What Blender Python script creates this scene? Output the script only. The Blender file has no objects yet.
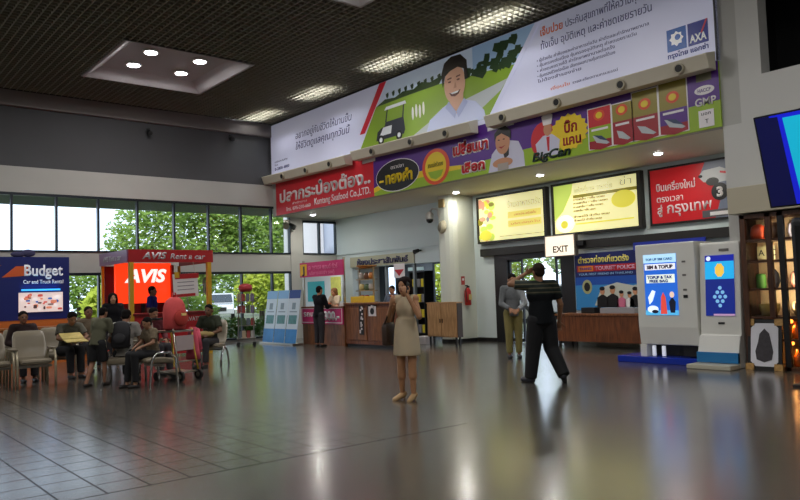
import bpy, bmesh, math, random
from mathutils import Vector, Matrix
random.seed(7)
scn = bpy.context.scene
COL = scn.collection
PI = math.pi

# ------------------------------------------------------------------ camera
def rad(a): return a * PI / 180
_y, _p, _r = rad(39.63), rad(3.34), rad(-1.90)
_f = Vector((math.sin(_y) * math.cos(_p), math.cos(_y) * math.cos(_p), math.sin(_p)))
_x = Vector((math.cos(_y), -math.sin(_y), 0))
_u = _x.cross(_f)
cr_ = math.cos(_r) * _x + math.sin(_r) * _u
cu_ = -math.sin(_r) * _x + math.cos(_r) * _u
cam = bpy.data.cameras.new('camera')
cam.sensor_fit = 'HORIZONTAL'; cam.sensor_width = 36.0
cam.lens = 731.0 / 800 * 36
cam.clip_end = 400
camo = bpy.data.objects.new('camera', cam)
camo.matrix_world = Matrix(((cr_.x, cu_.x, -_f.x, 0), (cr_.y, cu_.y, -_f.y, 0), (cr_.z, cu_.z, -_f.z, 1.33), (0, 0, 0, 1)))
COL.objects.link(camo)
scn.camera = camo

# ------------------------------------------------------------------ sky, sun, exposure
w = bpy.data.worlds.new('overcast_sky'); scn.world = w; w.use_nodes = True
nt = w.node_tree; nt.nodes.clear()
wo = nt.nodes.new('ShaderNodeOutputWorld'); bg = nt.nodes.new('ShaderNodeBackground')
tc = nt.nodes.new('ShaderNodeTexCoord'); nz = nt.nodes.new('ShaderNodeTexNoise'); rp = nt.nodes.new('ShaderNodeValToRGB')
nz.inputs['Scale'].default_value = 2.0; nz.inputs['Detail'].default_value = 4
rp.color_ramp.elements[0].color = (.62, .77, 1, 1); rp.color_ramp.elements[1].color = (.82, .9, 1, 1)
rp.color_ramp.elements[0].position = .3; rp.color_ramp.elements[1].position = .6
nt.links.new(tc.outputs['Generated'], nz.inputs['Vector']); nt.links.new(nz.outputs['Fac'], rp.inputs['Fac'])
nt.links.new(rp.outputs['Color'], bg.inputs['Color']); nt.links.new(bg.outputs[0], wo.inputs[0])
bg.inputs['Strength'].default_value = 2.3
sun = bpy.data.lights.new('sun', 'SUN'); sun.energy = 3.6; sun.angle = rad(3); sun.color = (1, .95, .85)
suno = bpy.data.objects.new('sun', sun); suno.rotation_euler = (rad(42), 0, rad(-28)); COL.objects.link(suno)

LAMP_W = 35.0      # each recessed ceiling lamp
SPOT_W = 22.0       # each soffit downlight
TUBE_W = 60.0      # each fluorescent fitting above the grid
vs = scn.view_settings
vs.view_transform = 'Standard'; vs.look = 'None'; vs.gamma = 1; vs.use_curve_mapping = False
vs.exposure = 0.0
scn.cycles.use_denoising = True
scn.cycles.sample_clamp_indirect = 4
scn.cycles.max_bounces = 8; scn.cycles.diffuse_bounces = 5; scn.cycles.transparent_max_bounces = 16
scn.cycles.caustics_reflective = False; scn.cycles.caustics_refractive = False

# ------------------------------------------------------------------ materials
def lin(c):
    return tuple(((x / 255) / 12.92 if x <= 10 else ((x / 255 + .055) / 1.055) ** 2.4) for x in c) + (1,)
MATS = {}
def mat(name, c, rough=.6, metal=0, emit=0, ec=None, var=0, vscale=6, bump=0, spec=.5, coat=0):
    """plain surface with an optional procedural variation of tone and bump"""
    if name in MATS: return MATS[name]
    m = bpy.data.materials.new(name); m.use_nodes = True
    n = m.node_tree.nodes; l = m.node_tree.links; b = n['Principled BSDF']
    b.inputs['Base Color'].default_value = lin(c); b.inputs['Roughness'].default_value = rough
    b.inputs['Metallic'].default_value = metal; b.inputs['Specular IOR Level'].default_value = spec
    b.inputs['Coat Weight'].default_value = coat
    if emit:
        b.inputs['Emission Color'].default_value = lin(ec or c); b.inputs['Emission Strength'].default_value = emit
    if var or bump:
        t = n.new('ShaderNodeTexCoord'); x = n.new('ShaderNodeTexNoise'); x.inputs['Scale'].default_value = vscale
        x.inputs['Detail'].default_value = 5
        l.new(t.outputs['Object'], x.inputs['Vector'])
        if var:
            r = n.new('ShaderNodeMix'); r.data_type = 'RGBA'
            r.inputs[6].default_value = tuple(v * (1 - var) for v in lin(c)[:3]) + (1,)
            r.inputs[7].default_value = tuple(min(1, v * (1 + var)) for v in lin(c)[:3]) + (1,)
            l.new(x.outputs['Fac'], r.inputs[0]); l.new(r.outputs[2], b.inputs['Base Color'])
        if bump:
            p = n.new('ShaderNodeBump'); p.inputs['Strength'].default_value = bump; p.inputs['Distance'].default_value = .02
            l.new(x.outputs['Fac'], p.inputs['Height']); l.new(p.outputs[0], b.inputs['Normal'])
    MATS[name] = m; return m
def wood(name, c1, c2, scale=3, rough=.45):
    if name in MATS: return MATS[name]
    m = bpy.data.materials.new(name); m.use_nodes = True
    n = m.node_tree.nodes; l = m.node_tree.links; b = n['Principled BSDF']
    t = n.new('ShaderNodeTexCoord'); mp = n.new('ShaderNodeMapping'); x = n.new('ShaderNodeTexNoise'); r = n.new('ShaderNodeValToRGB')
    mp.inputs['Scale'].default_value = (scale * 4, scale * 4, scale * .5); x.inputs['Scale'].default_value = 2; x.inputs['Detail'].default_value = 6
    r.color_ramp.elements[0].color = lin(c1); r.color_ramp.elements[1].color = lin(c2)
    r.color_ramp.elements[0].position = .35; r.color_ramp.elements[1].position = .65
    l.new(t.outputs['Object'], mp.inputs[0]); l.new(mp.outputs[0], x.inputs['Vector']); l.new(x.outputs['Fac'], r.inputs[0])
    l.new(r.outputs[0], b.inputs['Base Color']); b.inputs['Roughness'].default_value = rough
    MATS[name] = m; return m
def glass(name, tint=(252, 254, 254), refl=.9):
    if name in MATS: return MATS[name]
    m = bpy.data.materials.new(name); m.use_nodes = True
    n = m.node_tree.nodes; l = m.node_tree.links; n.clear()
    o = n.new('ShaderNodeOutputMaterial'); mx = n.new('ShaderNodeMixShader'); t = n.new('ShaderNodeBsdfTransparent'); g = n.new('ShaderNodeBsdfGlossy')
    fr = n.new('ShaderNodeFresnel'); fr.inputs[0].default_value = 1.4
    t.inputs[0].default_value = lin(tint); g.inputs['Roughness'].default_value = .02; g.inputs[0].default_value = (refl, refl, refl, 1)
    ge = n.new('ShaderNodeNewGeometry'); om = n.new('ShaderNodeMath'); om.operation = 'SUBTRACT'; om.inputs[0].default_value = 1.0; l.new(ge.outputs['Backfacing'], om.inputs[1])
    mu = n.new('ShaderNodeMath'); mu.operation = 'MULTIPLY'; l.new(fr.outputs[0], mu.inputs[0]); l.new(om.outputs[0], mu.inputs[1])
    l.new(mu.outputs[0], mx.inputs[0]); l.new(t.outputs[0], mx.inputs[1]); l.new(g.outputs[0], mx.inputs[2]); l.new(mx.outputs[0], o.inputs[0])
    MATS[name] = m; return m
def leafmat(name, c1, c2):
    if name in MATS: return MATS[name]
    m = bpy.data.materials.new(name); m.use_nodes = True
    n = m.node_tree.nodes; l = m.node_tree.links; n.clear()
    o = n.new('ShaderNodeOutputMaterial'); mx = n.new('ShaderNodeMixShader'); d = n.new('ShaderNodeBsdfDiffuse'); t = n.new('ShaderNodeBsdfTranslucent')
    tc = n.new('ShaderNodeTexCoord'); x = n.new('ShaderNodeTexNoise'); r = n.new('ShaderNodeMix'); r.data_type = 'RGBA'
    x.inputs['Scale'].default_value = 1.6; x.inputs['Detail'].default_value = 8
    r.inputs[6].default_value = lin(c1); r.inputs[7].default_value = lin(c2)
    l.new(tc.outputs['Object'], x.inputs['Vector']); l.new(x.outputs['Fac'], r.inputs[0])
    l.new(r.outputs[2], d.inputs[0]); l.new(r.outputs[2], t.inputs[0]); mx.inputs[0].default_value = .45
    l.new(d.outputs[0], mx.inputs[1]); l.new(t.outputs[0], mx.inputs[2]); l.new(mx.outputs[0], o.inputs[0])
    MATS[name] = m; return m

# ------------------------------------------------------------------ mesh helpers
class MB:
    def __init__(s): s.v = []; s.f = []; s.mi = []; s.cur = 0
    def add(s, vs_, fs):
        o = len(s.v); s.v += [tuple(p) for p in vs_]
        for f in fs: s.f.append([i + o for i in f]); s.mi.append(s.cur)
        return s
    def box(s, x0, x1, y0, y1, z0, z1):
        return s.add([(x0, y0, z0), (x1, y0, z0), (x1, y1, z0), (x0, y1, z0), (x0, y0, z1), (x1, y0, z1), (x1, y1, z1), (x0, y1, z1)],
                     [(3, 2, 1, 0), (4, 5, 6, 7), (0, 1, 5, 4), (1, 2, 6, 5), (2, 3, 7, 6), (3, 0, 4, 7)])
    def obox(s, c, size, R=None):
        R = R or Matrix.Identity(3); c = Vector(c)
        p = [c + R @ Vector((a * size[0] / 2, b * size[1] / 2, d * size[2] / 2)) for d in (-1, 1) for a, b in ((-1, -1), (1, -1), (1, 1), (-1, 1))]
        return s.add(p, [(3, 2, 1, 0), (4, 5, 6, 7), (0, 1, 5, 4), (1, 2, 6, 5), (2, 3, 7, 6), (3, 0, 4, 7)])
    def cone(s, p0, p1, r0, r1, n=14, flat=1.0):
        p0 = Vector(p0); p1 = Vector(p1); d = (p1 - p0)
        if d.length < 1e-6: d = Vector((0, 0, 1))
        q = d.to_track_quat('Z', 'Y'); vs_ = []
        for p, r in ((p0, r0), (p1, r1)):
            for k in range(n):
                a = 2 * PI * k / n; vs_.append(p + q @ Vector((r * math.cos(a), flat * r * math.sin(a), 0)))
        fs = [(k, (k + 1) % n, n + (k + 1) % n, n + k) for k in range(n)] + [tuple(range(n))[::-1], tuple(range(n, 2 * n))]
        return s.add(vs_, fs)
    def limb(s, p0, p1, r0, r1, n=14):
        s.cone(p0, p1, r0, r1, n); s.ell(p0, r0, r0, r0, nu=n, nv=8); return s.ell(p1, r1, r1, r1, nu=n, nv=8)
    def tube(s, pts, r, n=8, closed=False):
        pts = [Vector(p) for p in pts]; N = len(pts); o = []
        for i, p in enumerate(pts):
            a = pts[(i - 1) % N] if (i > 0 or closed) else p; b = pts[(i + 1) % N] if (i < N - 1 or closed) else p
            q = (b - a).to_track_quat('Z', 'Y')
            for k in range(n): t = 2 * PI * k / n; o.append(p + q @ Vector((r * math.cos(t), r * math.sin(t), 0)))
        fs = []
        for i in range(N if closed else N - 1):
            j = (i + 1) % N
            for k in range(n): fs.append((i * n + k, i * n + (k + 1) % n, j * n + (k + 1) % n, j * n + k))
        if not closed: fs += [tuple(range(n))[::-1], tuple(range((N - 1) * n, N * n))]
        return s.add(o, fs)
    def ell(s, c, rx, ry, rz, R=None, nu=18, nv=12):
        R = R or Matrix.Identity(3); c = Vector(c); vs_ = [c + R @ Vector((0, 0, -rz))]
        for j in range(1, nv):
            t = -PI / 2 + PI * j / nv
            for i in range(nu):
                a = 2 * PI * i / nu; vs_.append(c + R @ Vector((rx * math.cos(t) * math.cos(a), ry * math.cos(t) * math.sin(a), rz * math.sin(t))))
        vs_.append(c + R @ Vector((0, 0, rz))); fs = []
        for i in range(nu):
            fs.append((0, 1 + (i + 1) % nu, 1 + i))
            for j in range(nv - 2):
                a = 1 + j * nu; fs.append((a + i, a + (i + 1) % nu, a + nu + (i + 1) % nu, a + nu + i))
            a = 1 + (nv - 2) * nu; fs.append((a + i, a + (i + 1) % nu, len(vs_) - 1))
        return s.add(vs_, fs)
    def lathe(s, prof, c=(0, 0, 0), n=20):
        c = Vector(c); vs_ = []
        for r, z in prof:
            for k in range(n): a = 2 * PI * k / n; vs_.append(c + Vector((r * math.cos(a), r * math.sin(a), z)))
        fs = []
        for i in range(len(prof) - 1):
            for k in range(n): fs.append((i * n + k, i * n + (k + 1) % n, (i + 1) * n + (k + 1) % n, (i + 1) * n + k))
        fs += [tuple(range(n))[::-1], tuple(range((len(prof) - 1) * n, len(prof) * n))]
        return s.add(vs_, fs)
    def loft(s, rings):
        n = len(rings[0]); fs = []
        for i in range(len(rings) - 1):
            for k in range(n): fs.append((i * n + k, i * n + (k + 1) % n, (i + 1) * n + (k + 1) % n, (i + 1) * n + k))
        fs += [tuple(range(n))[::-1], tuple(range((len(rings) - 1) * n, len(rings) * n))]
        return s.add([p for r in rings for p in r], fs)
    def poly(s, pts, z0, z1):
        n = len(pts)
        return s.add([(a, b, z0) for a, b in pts] + [(a, b, z1) for a, b in pts],
                     [tuple(range(n))[::-1], tuple(range(n, 2 * n))] + [(k, (k + 1) % n, n + (k + 1) % n, n + k) for k in range(n)])
    def oval(s, c, rx, ry, z0, z1, n=28, wob=0):
        return s.poly([(c[0] + rx * (1 + wob * (k % 2)) * math.cos(2 * PI * k / n), c[1] + ry * (1 + wob * (k % 2)) * math.sin(2 * PI * k / n)) for k in range(n)], z0, z1)
    def xpoly(s, pts, x0, x1):
        """prism of a (y,z) outline between two x"""
        n = len(pts)
        return s.add([(x0, a, b) for a, b in pts] + [(x1, a, b) for a, b in pts],
                     [tuple(range(n))[::-1], tuple(range(n, 2 * n))] + [(k, (k + 1) % n, n + (k + 1) % n, n + k) for k in range(n)])
    def mesh(s, name):
        me = bpy.data.meshes.new(name); me.from_pydata(s.v, [], s.f)
        for p, k in zip(me.polygons, s.mi): p.material_index = k
        bm = bmesh.new(); bm.from_mesh(me); bmesh.ops.recalc_face_normals(bm, faces=bm.faces); bm.to_mesh(me); bm.free()
        return me
    def build(s, name, m, parent=None, smooth=False, bevel=0, raw=False):
        if raw:
            me = bpy.data.meshes.new(name); me.from_pydata(s.v, [], s.f)
            for p, k in zip(me.polygons, s.mi): p.material_index = k
        else: me = s.mesh(name)
        return link(name, me, m, parent, smooth, bevel)
def link(name, me, m, parent=None, smooth=False, bevel=0):
    o = bpy.data.objects.new(name, me); COL.objects.link(o)
    for q in (m if isinstance(m, (list, tuple)) else [m]): me.materials.append(q)
    if smooth:
        for p in me.polygons: p.use_smooth = True
    if bevel:
        b = o.modifiers.new('bevel', 'BEVEL'); b.width = bevel; b.segments = 2; b.limit_method = 'ANGLE'
    if parent: o.parent = parent
    return o
def tag(o, label, cat, group=None, kind=None):
    o['label'] = label; o['category'] = cat
    if group: o['group'] = group
    if kind: o['kind'] = kind
    return o
def thing(name, label, cat, loc=(0, 0, 0), rz=0, group=None, frame=None):
    o = bpy.data.objects.new(name, None); o.empty_display_size = .1; COL.objects.link(o)
    if frame is not None: o.matrix_world = frame
    else: o.location = loc; o.rotation_euler = (0, 0, rz)
    return tag(o, label, cat, group)
def structure(o, label=None):
    o['kind'] = 'structure'
    if label: o['label'] = label
    return o
CH = {}
def copy_tree(o, parent=None):
    c = o.copy(); COL.objects.link(c)
    if parent: c.parent = parent
    for k in list(o.children): copy_tree(k, c)
    return c
# a frame on a wall: local x runs to the viewer's right along the wall, local y up, local z out of the wall
def on_right(x, y, z): return Matrix(((0, 0, -1, x), (-1, 0, 0, y), (0, 1, 0, z), (0, 0, 0, 1)))
def on_far(x, y, z): return Matrix(((1, 0, 0, x), (0, 0, -1, y), (0, 1, 0, z), (0, 0, 0, 1)))
def text(parent, body, u, v, h, m, z=0, wd=None, bold=0, shear=0, align='LEFT', name='lettering', th=.004):
    cu = bpy.data.curves.new(name, 'FONT'); cu.body = body; cu.size = 1; cu.extrude = 0; cu.offset = bold; cu.shear = shear
    cu.resolution_u = 3
    tmp = bpy.data.objects.new(name, cu); COL.objects.link(tmp)
    dg = bpy.context.evaluated_depsgraph_get(); dg.update()
    me = bpy.data.meshes.new_from_object(tmp.evaluated_get(dg)); bpy.data.objects.remove(tmp); bpy.data.curves.remove(cu)
    if not me.vertices: return None
    xs = [q.co.x for q in me.vertices]; x0, x1 = min(xs), max(xs)
    s = h / .72; sx = s if wd is None else wd / (x1 - x0)
    off = {'LEFT': 0, 'CENTER': -(x1 - x0) * sx / 2, 'RIGHT': -(x1 - x0) * sx}[align]
    for q in me.vertices: q.co = ((q.co.x - x0) * sx + u + off, q.co.y * s + v, z)
    bm = bmesh.new(); bm.from_mesh(me)
    r = bmesh.ops.extrude_face_region(bm, geom=bm.faces[:])
    for e in r['geom']:
        if isinstance(e, bmesh.types.BMVert): e.co.z += th
    bmesh.ops.recalc_face_normals(bm, faces=bm.faces); bm.to_mesh(me); bm.free()
    return link(name, me, m, parent)
# ------------------------------------------------------------------ common materials
M_wall = mat('wall_paint', (182, 182, 176), .6, var=.06, vscale=1.5)
M_wallb = mat('wall_paint_cool', (204, 216, 217), .6, var=.05, vscale=1.5)
M_dark = mat('wall_dark_grey', (76, 77, 80), .7, var=.08, vscale=1)  # dark grey tone over the whole upper wall
M_trim = mat('cornice_paint', (128, 122, 120), .6)
M_white = mat('white_paint', (205, 205, 200), .5)
M_cream = mat('cream_paint', (190, 182, 158), .5)
M_alu = mat('dark_window_frame', (38, 44, 52), .35, .4)
M_black = mat('black_paint', (16, 16, 17), .5)
M_steel = mat('brushed_steel', (170, 165, 155), .3, 1)
M_chrome = mat('chrome', (200, 200, 200), .12, 1)
M_glass = glass('window_glass')
M_grid = mat('ceiling_grid_paint', (132, 128, 112), .5)
M_lamp = mat('lamp_lens', (255, 250, 255), .4, emit=22)
M_conc = mat('eave_concrete', (120, 130, 128), .8, var=.1)
XW, XF, YW, ZC = 13.8, 11.46, 20.0, 6.7

# ------------------------------------------------------------------ floor
m = bpy.data.materials.new('polished_floor'); m.use_nodes = True
n = m.node_tree.nodes; l = m.node_tree.links; b = n['Principled BSDF']
t = n.new('ShaderNodeTexCoord'); sp = n.new('ShaderNodeSeparateXYZ'); l.new(t.outputs['Object'], sp.inputs[0])
def math_(op, a, c=None, d=None):
    q = n.new('ShaderNodeMath'); q.operation = op
    for i, val in enumerate((a, c, d)):
        if val is None: continue
        if isinstance(val, (int, float)): q.inputs[i].default_value = val
        else: l.new(val, q.inputs[i])
    return q.outputs[0]
def joint(sock, pitch, off, wdt):
    f = math_('FRACT', math_('DIVIDE', math_('SUBTRACT', sock, off), pitch))
    return math_('LESS_THAN', math_('MINIMUM', f, math_('SUBTRACT', 1.0, f)), wdt / pitch / 2)
X, Y = sp.outputs[0], sp.outputs[1]
tiled = math_('MULTIPLY', math_('GREATER_THAN', Y, 5.33), math_('LESS_THAN', X, 5.2))
fade = math_('MAXIMUM', math_('SUBTRACT', 1.0, math_('DIVIDE', math_('MAXIMUM', math_('SUBTRACT', X, 2.2), 0.0), 3.0)), 0.0)
small = math_('MULTIPLY', math_('MULTIPLY', tiled, fade), math_('MAXIMUM', joint(X, .305, 1.39, .016), joint(Y, .305, 5.33, .016)))
seam = math_('MULTIPLY', math_('LESS_THAN', math_('ABSOLUTE', math_('SUBTRACT', Y, 5.33)), .012), math_('LESS_THAN', X, 5.2))
big = math_('MULTIPLY', math_('SUBTRACT', 1.0, tiled), math_('MAXIMUM', joint(X, 2.4, .6, .008), joint(Y, 2.4, .53, .008)))
g = math_('MAXIMUM', math_('MAXIMUM', small, seam), math_('MULTIPLY', big, .1))
nz = n.new('ShaderNodeTexNoise'); nz.inputs['Scale'].default_value = .8; nz.inputs['Detail'].default_value = 8; l.new(t.outputs['Object'], nz.inputs['Vector'])
fine = n.new('ShaderNodeTexNoise'); fine.inputs['Scale'].default_value = 60; l.new(t.outputs['Object'], fine.inputs['Vector'])
rp = n.new('ShaderNodeValToRGB'); rp.color_ramp.elements[0].color = lin((72, 66, 55)); rp.color_ramp.elements[1].color = lin((92, 84, 70))
rp.color_ramp.elements[0].position = .3; rp.color_ramp.elements[1].position = .7
l.new(math_('ADD', math_('MULTIPLY', nz.outputs['Fac'], .8), math_('MULTIPLY', fine.outputs['Fac'], .2)), rp.inputs[0])
cool = n.new('ShaderNodeMix'); cool.data_type = 'RGBA'; cool.inputs[0].default_value = .35; l.new(rp.outputs[0], cool.inputs[6]); cool.inputs[7].default_value = lin((84, 84, 86))
jm = n.new('ShaderNodeMix'); jm.data_type = 'RGBA'; l.new(math_('MULTIPLY', g, .9), jm.inputs[0]); l.new(cool.outputs[2], jm.inputs[6]); jm.inputs[7].default_value = lin((14, 13, 12))
l.new(jm.outputs[2], b.inputs['Base Color'])
l.new(math_('ADD', math_('ADD', .19, math_('MULTIPLY', nz.outputs['Fac'], .1)), math_('MULTIPLY', g, .02)), b.inputs['Roughness'])
l.new(math_('MULTIPLY', .6, math_('SUBTRACT', 1.0, math_('MINIMUM', math_('MULTIPLY', g, 1.2), 1.0))), b.inputs['Coat Weight']); l.new(math_('SUBTRACT', .8, math_('MULTIPLY', g, .65)), b.inputs['Specular IOR Level']); b.inputs['Coat Roughness'].default_value = .17; b.inputs['Coat IOR'].default_value = 1.55
bp = n.new('ShaderNodeBump'); bp.inputs['Strength'].default_value = .12; bp.inputs['Distance'].default_value = .004
l.new(math_('SUBTRACT', math_('MULTIPLY', nz.outputs['Fac'], .5), math_('MULTIPLY', small, .6)), bp.inputs['Height']); l.new(bp.outputs[0], b.inputs['Normal'])
structure(MB().box(-6, 17.2, -6, YW + .1, -.2, 0).build('floor', m))

# ------------------------------------------------------------------ outer shell
structure(MB().box(-6, 17.2, -6, YW + .15, 7.5, 7.8).build('ceiling', M_black)).name = 'ceiling_slab'
structure(MB().box(-6.2, -6, -6, YW, 0, 7.5).build('wall_left', M_wall))
structure(MB().box(-6, 17.2, -6.2, -6, 0, 7.5).build('wall_back', M_wall))
# window wall: solid pieces above, between and below the two rows of glass
b_ = MB(); b_.box(-6, 0, YW, YW + .15, 0, 4.14); b_.box(-6, 12.2, YW - .06, YW + .15, 4.14, 4.79)
b_.box(0, XW + .2, YW - .03, YW + .15, 2.12, 2.65); b_.box(0, XW, YW, YW + .15, 0, .1)
b_.box(12.05, 12.5, YW - .05, YW + .15, 0, 4.14)
b_.box(12.2, XW + .2, YW, YW + .15, 3.75, 4.2)
b_.box(12.5, XW + .2, YW, YW + .15, .1, 2.12)
structure(b_.build('wall_far', M_wall))
structure(MB().box(-6, XF + .1, YW - .0, YW + .15, 4.79, 6.3).build('wall_far_upper', M_dark))
structure(MB().box(-6, XF, YW - .12, YW + .15, 6.3, 6.7).build('trim_1', M_trim, bevel=.02))
structure(MB().box(-6, XF + .1, YW + .0, YW + .15, 6.7, 7.5).build('wall_far_plenum', M_black))

# windows: each bay is a frame with its pane
def window(i, x0, x1, z0, z1, y=YW):
    f = MB(); t_ = .05
    f.box(x0, x0 + t_ / 2, y - .05, y + .07, z0, z1); f.box(x1 - t_ / 2, x1, y - .05, y + .07, z0, z1)
    f.box(x0 + t_ / 2, x1 - t_ / 2, y - .05, y + .07, z0, z0 + .05); f.box(x0 + t_ / 2, x1 - t_ / 2, y - .05, y + .07, z1 - .07, z1)
    o = f.build('window_%d' % i, M_alu); structure(o)
    MB().box(x0 + t_ / 2, x1 - t_ / 2, y + .01, y + .016, z0 + .05, z1 - .07).build('window_pane', M_glass, o)
xs = [0] + [.98 + 1.04 * k for k in range(11)] + [12.05]
k_ = 0
for z0, z1 in ((2.65, 4.14), (.1, 2.12)):
    for a, c in zip(xs[:-1], xs[1:]):
        k_ += 1; window(k_, a, c, z0, z1)
k_ += 1; window(k_, 12.5, 13.15, 2.65, 3.75); k_ += 1; window(k_, 13.15, XW, 2.65, 3.75)

# right-hand side: fascia bulkhead, soffit, recessed wall, pier
b_ = MB(); b_.box(XF, XF + .15, 5.3, YW, 3.82, 7.5)
structure(b_.build('wall_right_fascia', M_wall))
structure(MB().box(XF + .15, XW, 5.6, YW, 3.82, 3.95).build('ceiling_soffit', mat('soffit_paint', (222, 219, 200), .6)))
b_ = MB()
b_.box(XW, XW + .2, 12.88, 14.1, 0, 3.82)          # wall by the fire extinguisher
b_.box(XW, XW + .2, 5.3, 12.88, 2.38, 3.82)         # over the doorway and the poster
b_.box(XW, XW + .2, 5.3, 10.5, 0, 2.38)
b_.box(XW, XW + .2, 14.1, YW, 2.16, 3.82)           # over the office hatch
b_.box(XW, XW + .2, 19.1, YW, 0, 2.16); b_.box(XW, XW + .2, 14.1, 14.55, 0, 2.16)
structure(b_.build('wall_right', M_wallb))
structure(MB().box(XW - .03, XW, 12.88, 13.58, 0, .1).box(XW - .03, XW, 14.2, 14.5, 0, .1).build('baseboard_right', M_black))
# round cornered column
pr = [(XW, 13.58), (13.2, 13.58), (13.08, 13.62), (13.01, 13.7), (12.98, 13.82), (12.98, 14.02), (13.02, 14.1), (13.1, 14.15), (XW, 14.15)]
structure(MB().poly(pr, 0, 3.82).build('column', mat('column_paint', (210, 214, 202), .5))).name = 'wall_column'
pr2 = [(XW, 13.56), (13.2, 13.56), (13.07, 13.6), (12.99, 13.69), (12.96, 13.82), (12.96, 14.03), (13.0, 14.11), (13.09, 14.17), (XW, 14.17)]
structure(MB().poly(pr2, 0, .09).build('baseboard_column', M_black))
# pier and shop front on the right
b_ = MB(); b_.box(XF, XW, 5.3, 5.6, 0, 3.82); b_.box(XF, XF + .3, 4.95, 5.3, 2.77, 7.5); b_.box(XF, XF + .3, -6, 4.95, 2.77, 4.52)
structure(b_.build('wall_right_pier', M_white))
structure(MB().box(XF + .3, XW, -6, 5.3, 4.3, 4.52).build('ceiling_shop', M_white))
structure(MB().box(11.08, XF, 1.0, 5.42, 2.36, 2.77).build('trim_2', M_cream, bevel=.01))
structure(MB().box(13.5, 13.7, -6, 5.3, 0, 7.5).build('wall_shop_back', mat('shop_wall', (120, 104, 84), .7)))
structure(MB().box(13.4, 13.5, -6, 5.6, 4.52, 7.5).box(XF+.3, 13.4, 5.5, 5.6, 4.52, 7.5).build('wall_gallery_back', M_black))
# dark beam over the doorway
structure(MB().box(XW - .12, XW, 5.62, 13.27, 2.19, 2.38).build('trim_3', mat('dark_beam', (30, 28, 26), .5), bevel=.008))
# thin picture rail low on the office lintel
structure(MB().box(XW - .04, XW, 14.2, 19.98, 2.62, 2.66).build('trim_4', M_wallb))

# ------------------------------------------------------------------ egg-crate ceiling with square openings for the lamp trays
PANELS = [(5.2, 14.9), (5.2, 7.8), (5.2, .7), (-1.9, 14.9), (-1.9, 7.8), (-1.9, .7)]
PS = 2.86
def segs(lo, hi, holes):
    out = []; a = lo
    for h0, h1 in sorted(holes):
        out.append((a, h0)); a = h1
    out.append((a, hi)); return out
g_ = MB(); P_ = .15; wd = .02; hh = .11
k = 0
while -6 + k * P_ < YW - .13:
    y = -6 + k * P_; k += 1
    for a, c in segs(-6, XF, [(p[0], p[0] + PS) for p in PANELS if p[1] <= y <= p[1] + PS]): g_.box(a, c, y - wd / 2, y + wd / 2, ZC, ZC + hh)
k = 0
while -6 + k * P_ < XF:
    x = -6 + k * P_; k += 1
    for a, c in segs(-6, YW - .13, [(p[1], p[1] + PS) for p in PANELS if p[0] <= x <= p[0] + PS]): g_.box(x - wd / 2, x + wd / 2, a, c, ZC + .001, ZC + hh - .001)
structure(g_.build('ceiling', M_grid))

def area(name, parent, loc, size, power, color=(1, .97, .95), shape='DISK', sy=None, rot=None, spread=None):
    L = bpy.data.lights.new(name, 'AREA'); L.shape = shape; L.size = size; L.energy = power; L.color = color
    if sy: L.size_y = sy
    if spread: L.spread = spread
    o = bpy.data.objects.new(name, L); COL.objects.link(o); o.parent = parent; o.location = loc
    if rot: o.rotation_euler = rot
    return o
def lamp_tray(x, y, label):
    t = thing('ceiling_lamp_tray', label, 'ceiling light', (x + PS / 2, y + PS / 2, ZC), group='recessed lamp trays')
    h = PS / 2; i = h - .3; d = .2
    f = MB()   # flange and sloping sides
    o_ = [(-h - .06, -h - .06), (h + .06, -h - .06), (h + .06, h + .06), (-h - .06, h + .06)]
    a_ = [(-h, -h), (h, -h), (h, h), (-h, h)]; c_ = [(-i, -i), (i, -i), (i, i), (-i, i)]
    f.add([(p, q, -.015) for p, q in o_] + [(p, q, -.015) for p, q in a_] + [(p, q, d) for p, q in c_] + [(p, q, .12) for p, q in o_],
          [(k, (k + 1) % 4, 4 + (k + 1) % 4, 4 + k) for k in range(4)] + [(4 + k, 4 + (k + 1) % 4, 8 + (k + 1) % 4, 8 + k) for k in range(4)] + [(k, (k + 1) % 4, 12 + (k + 1) % 4, 12 + k) for k in range(4)])
    f.build('tray_side', mat('tray_paint', (176, 172, 174), .6), t)
    MB().box(-i - .01, i + .01, -i - .01, i + .01, d, d + .03).build('tray_top', mat('tray_top_paint', (176, 173, 176), .6), t)
    for ex in (-.58, .58):
        for ey in (-.54, .54):
            q = MB().lathe([(.15, d), (.19, d - .012), (.19, d - .04), (.14, d - .045)], (ex, ey, 0), 24).build('lamp_ring', M_white, t)
            MB().lathe([(.137, d - .03), (.137, d - .052), (.1, d - .06)], (ex, ey, 0), 24).build('lamp_lens', M_lamp, q)
            area('lamp', t, (ex, ey, d - .075), .26, LAMP_W)
lamp_tray(*PANELS[0], 'square white recessed ceiling tray with four round lamps, whole in view')
lamp_tray(*PANELS[1], 'square white ceiling tray cut off by top edge of the photo')
for p in PANELS[2:]: lamp_tray(*p, 'square white ceiling tray with four lamps, out of the picture')

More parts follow.
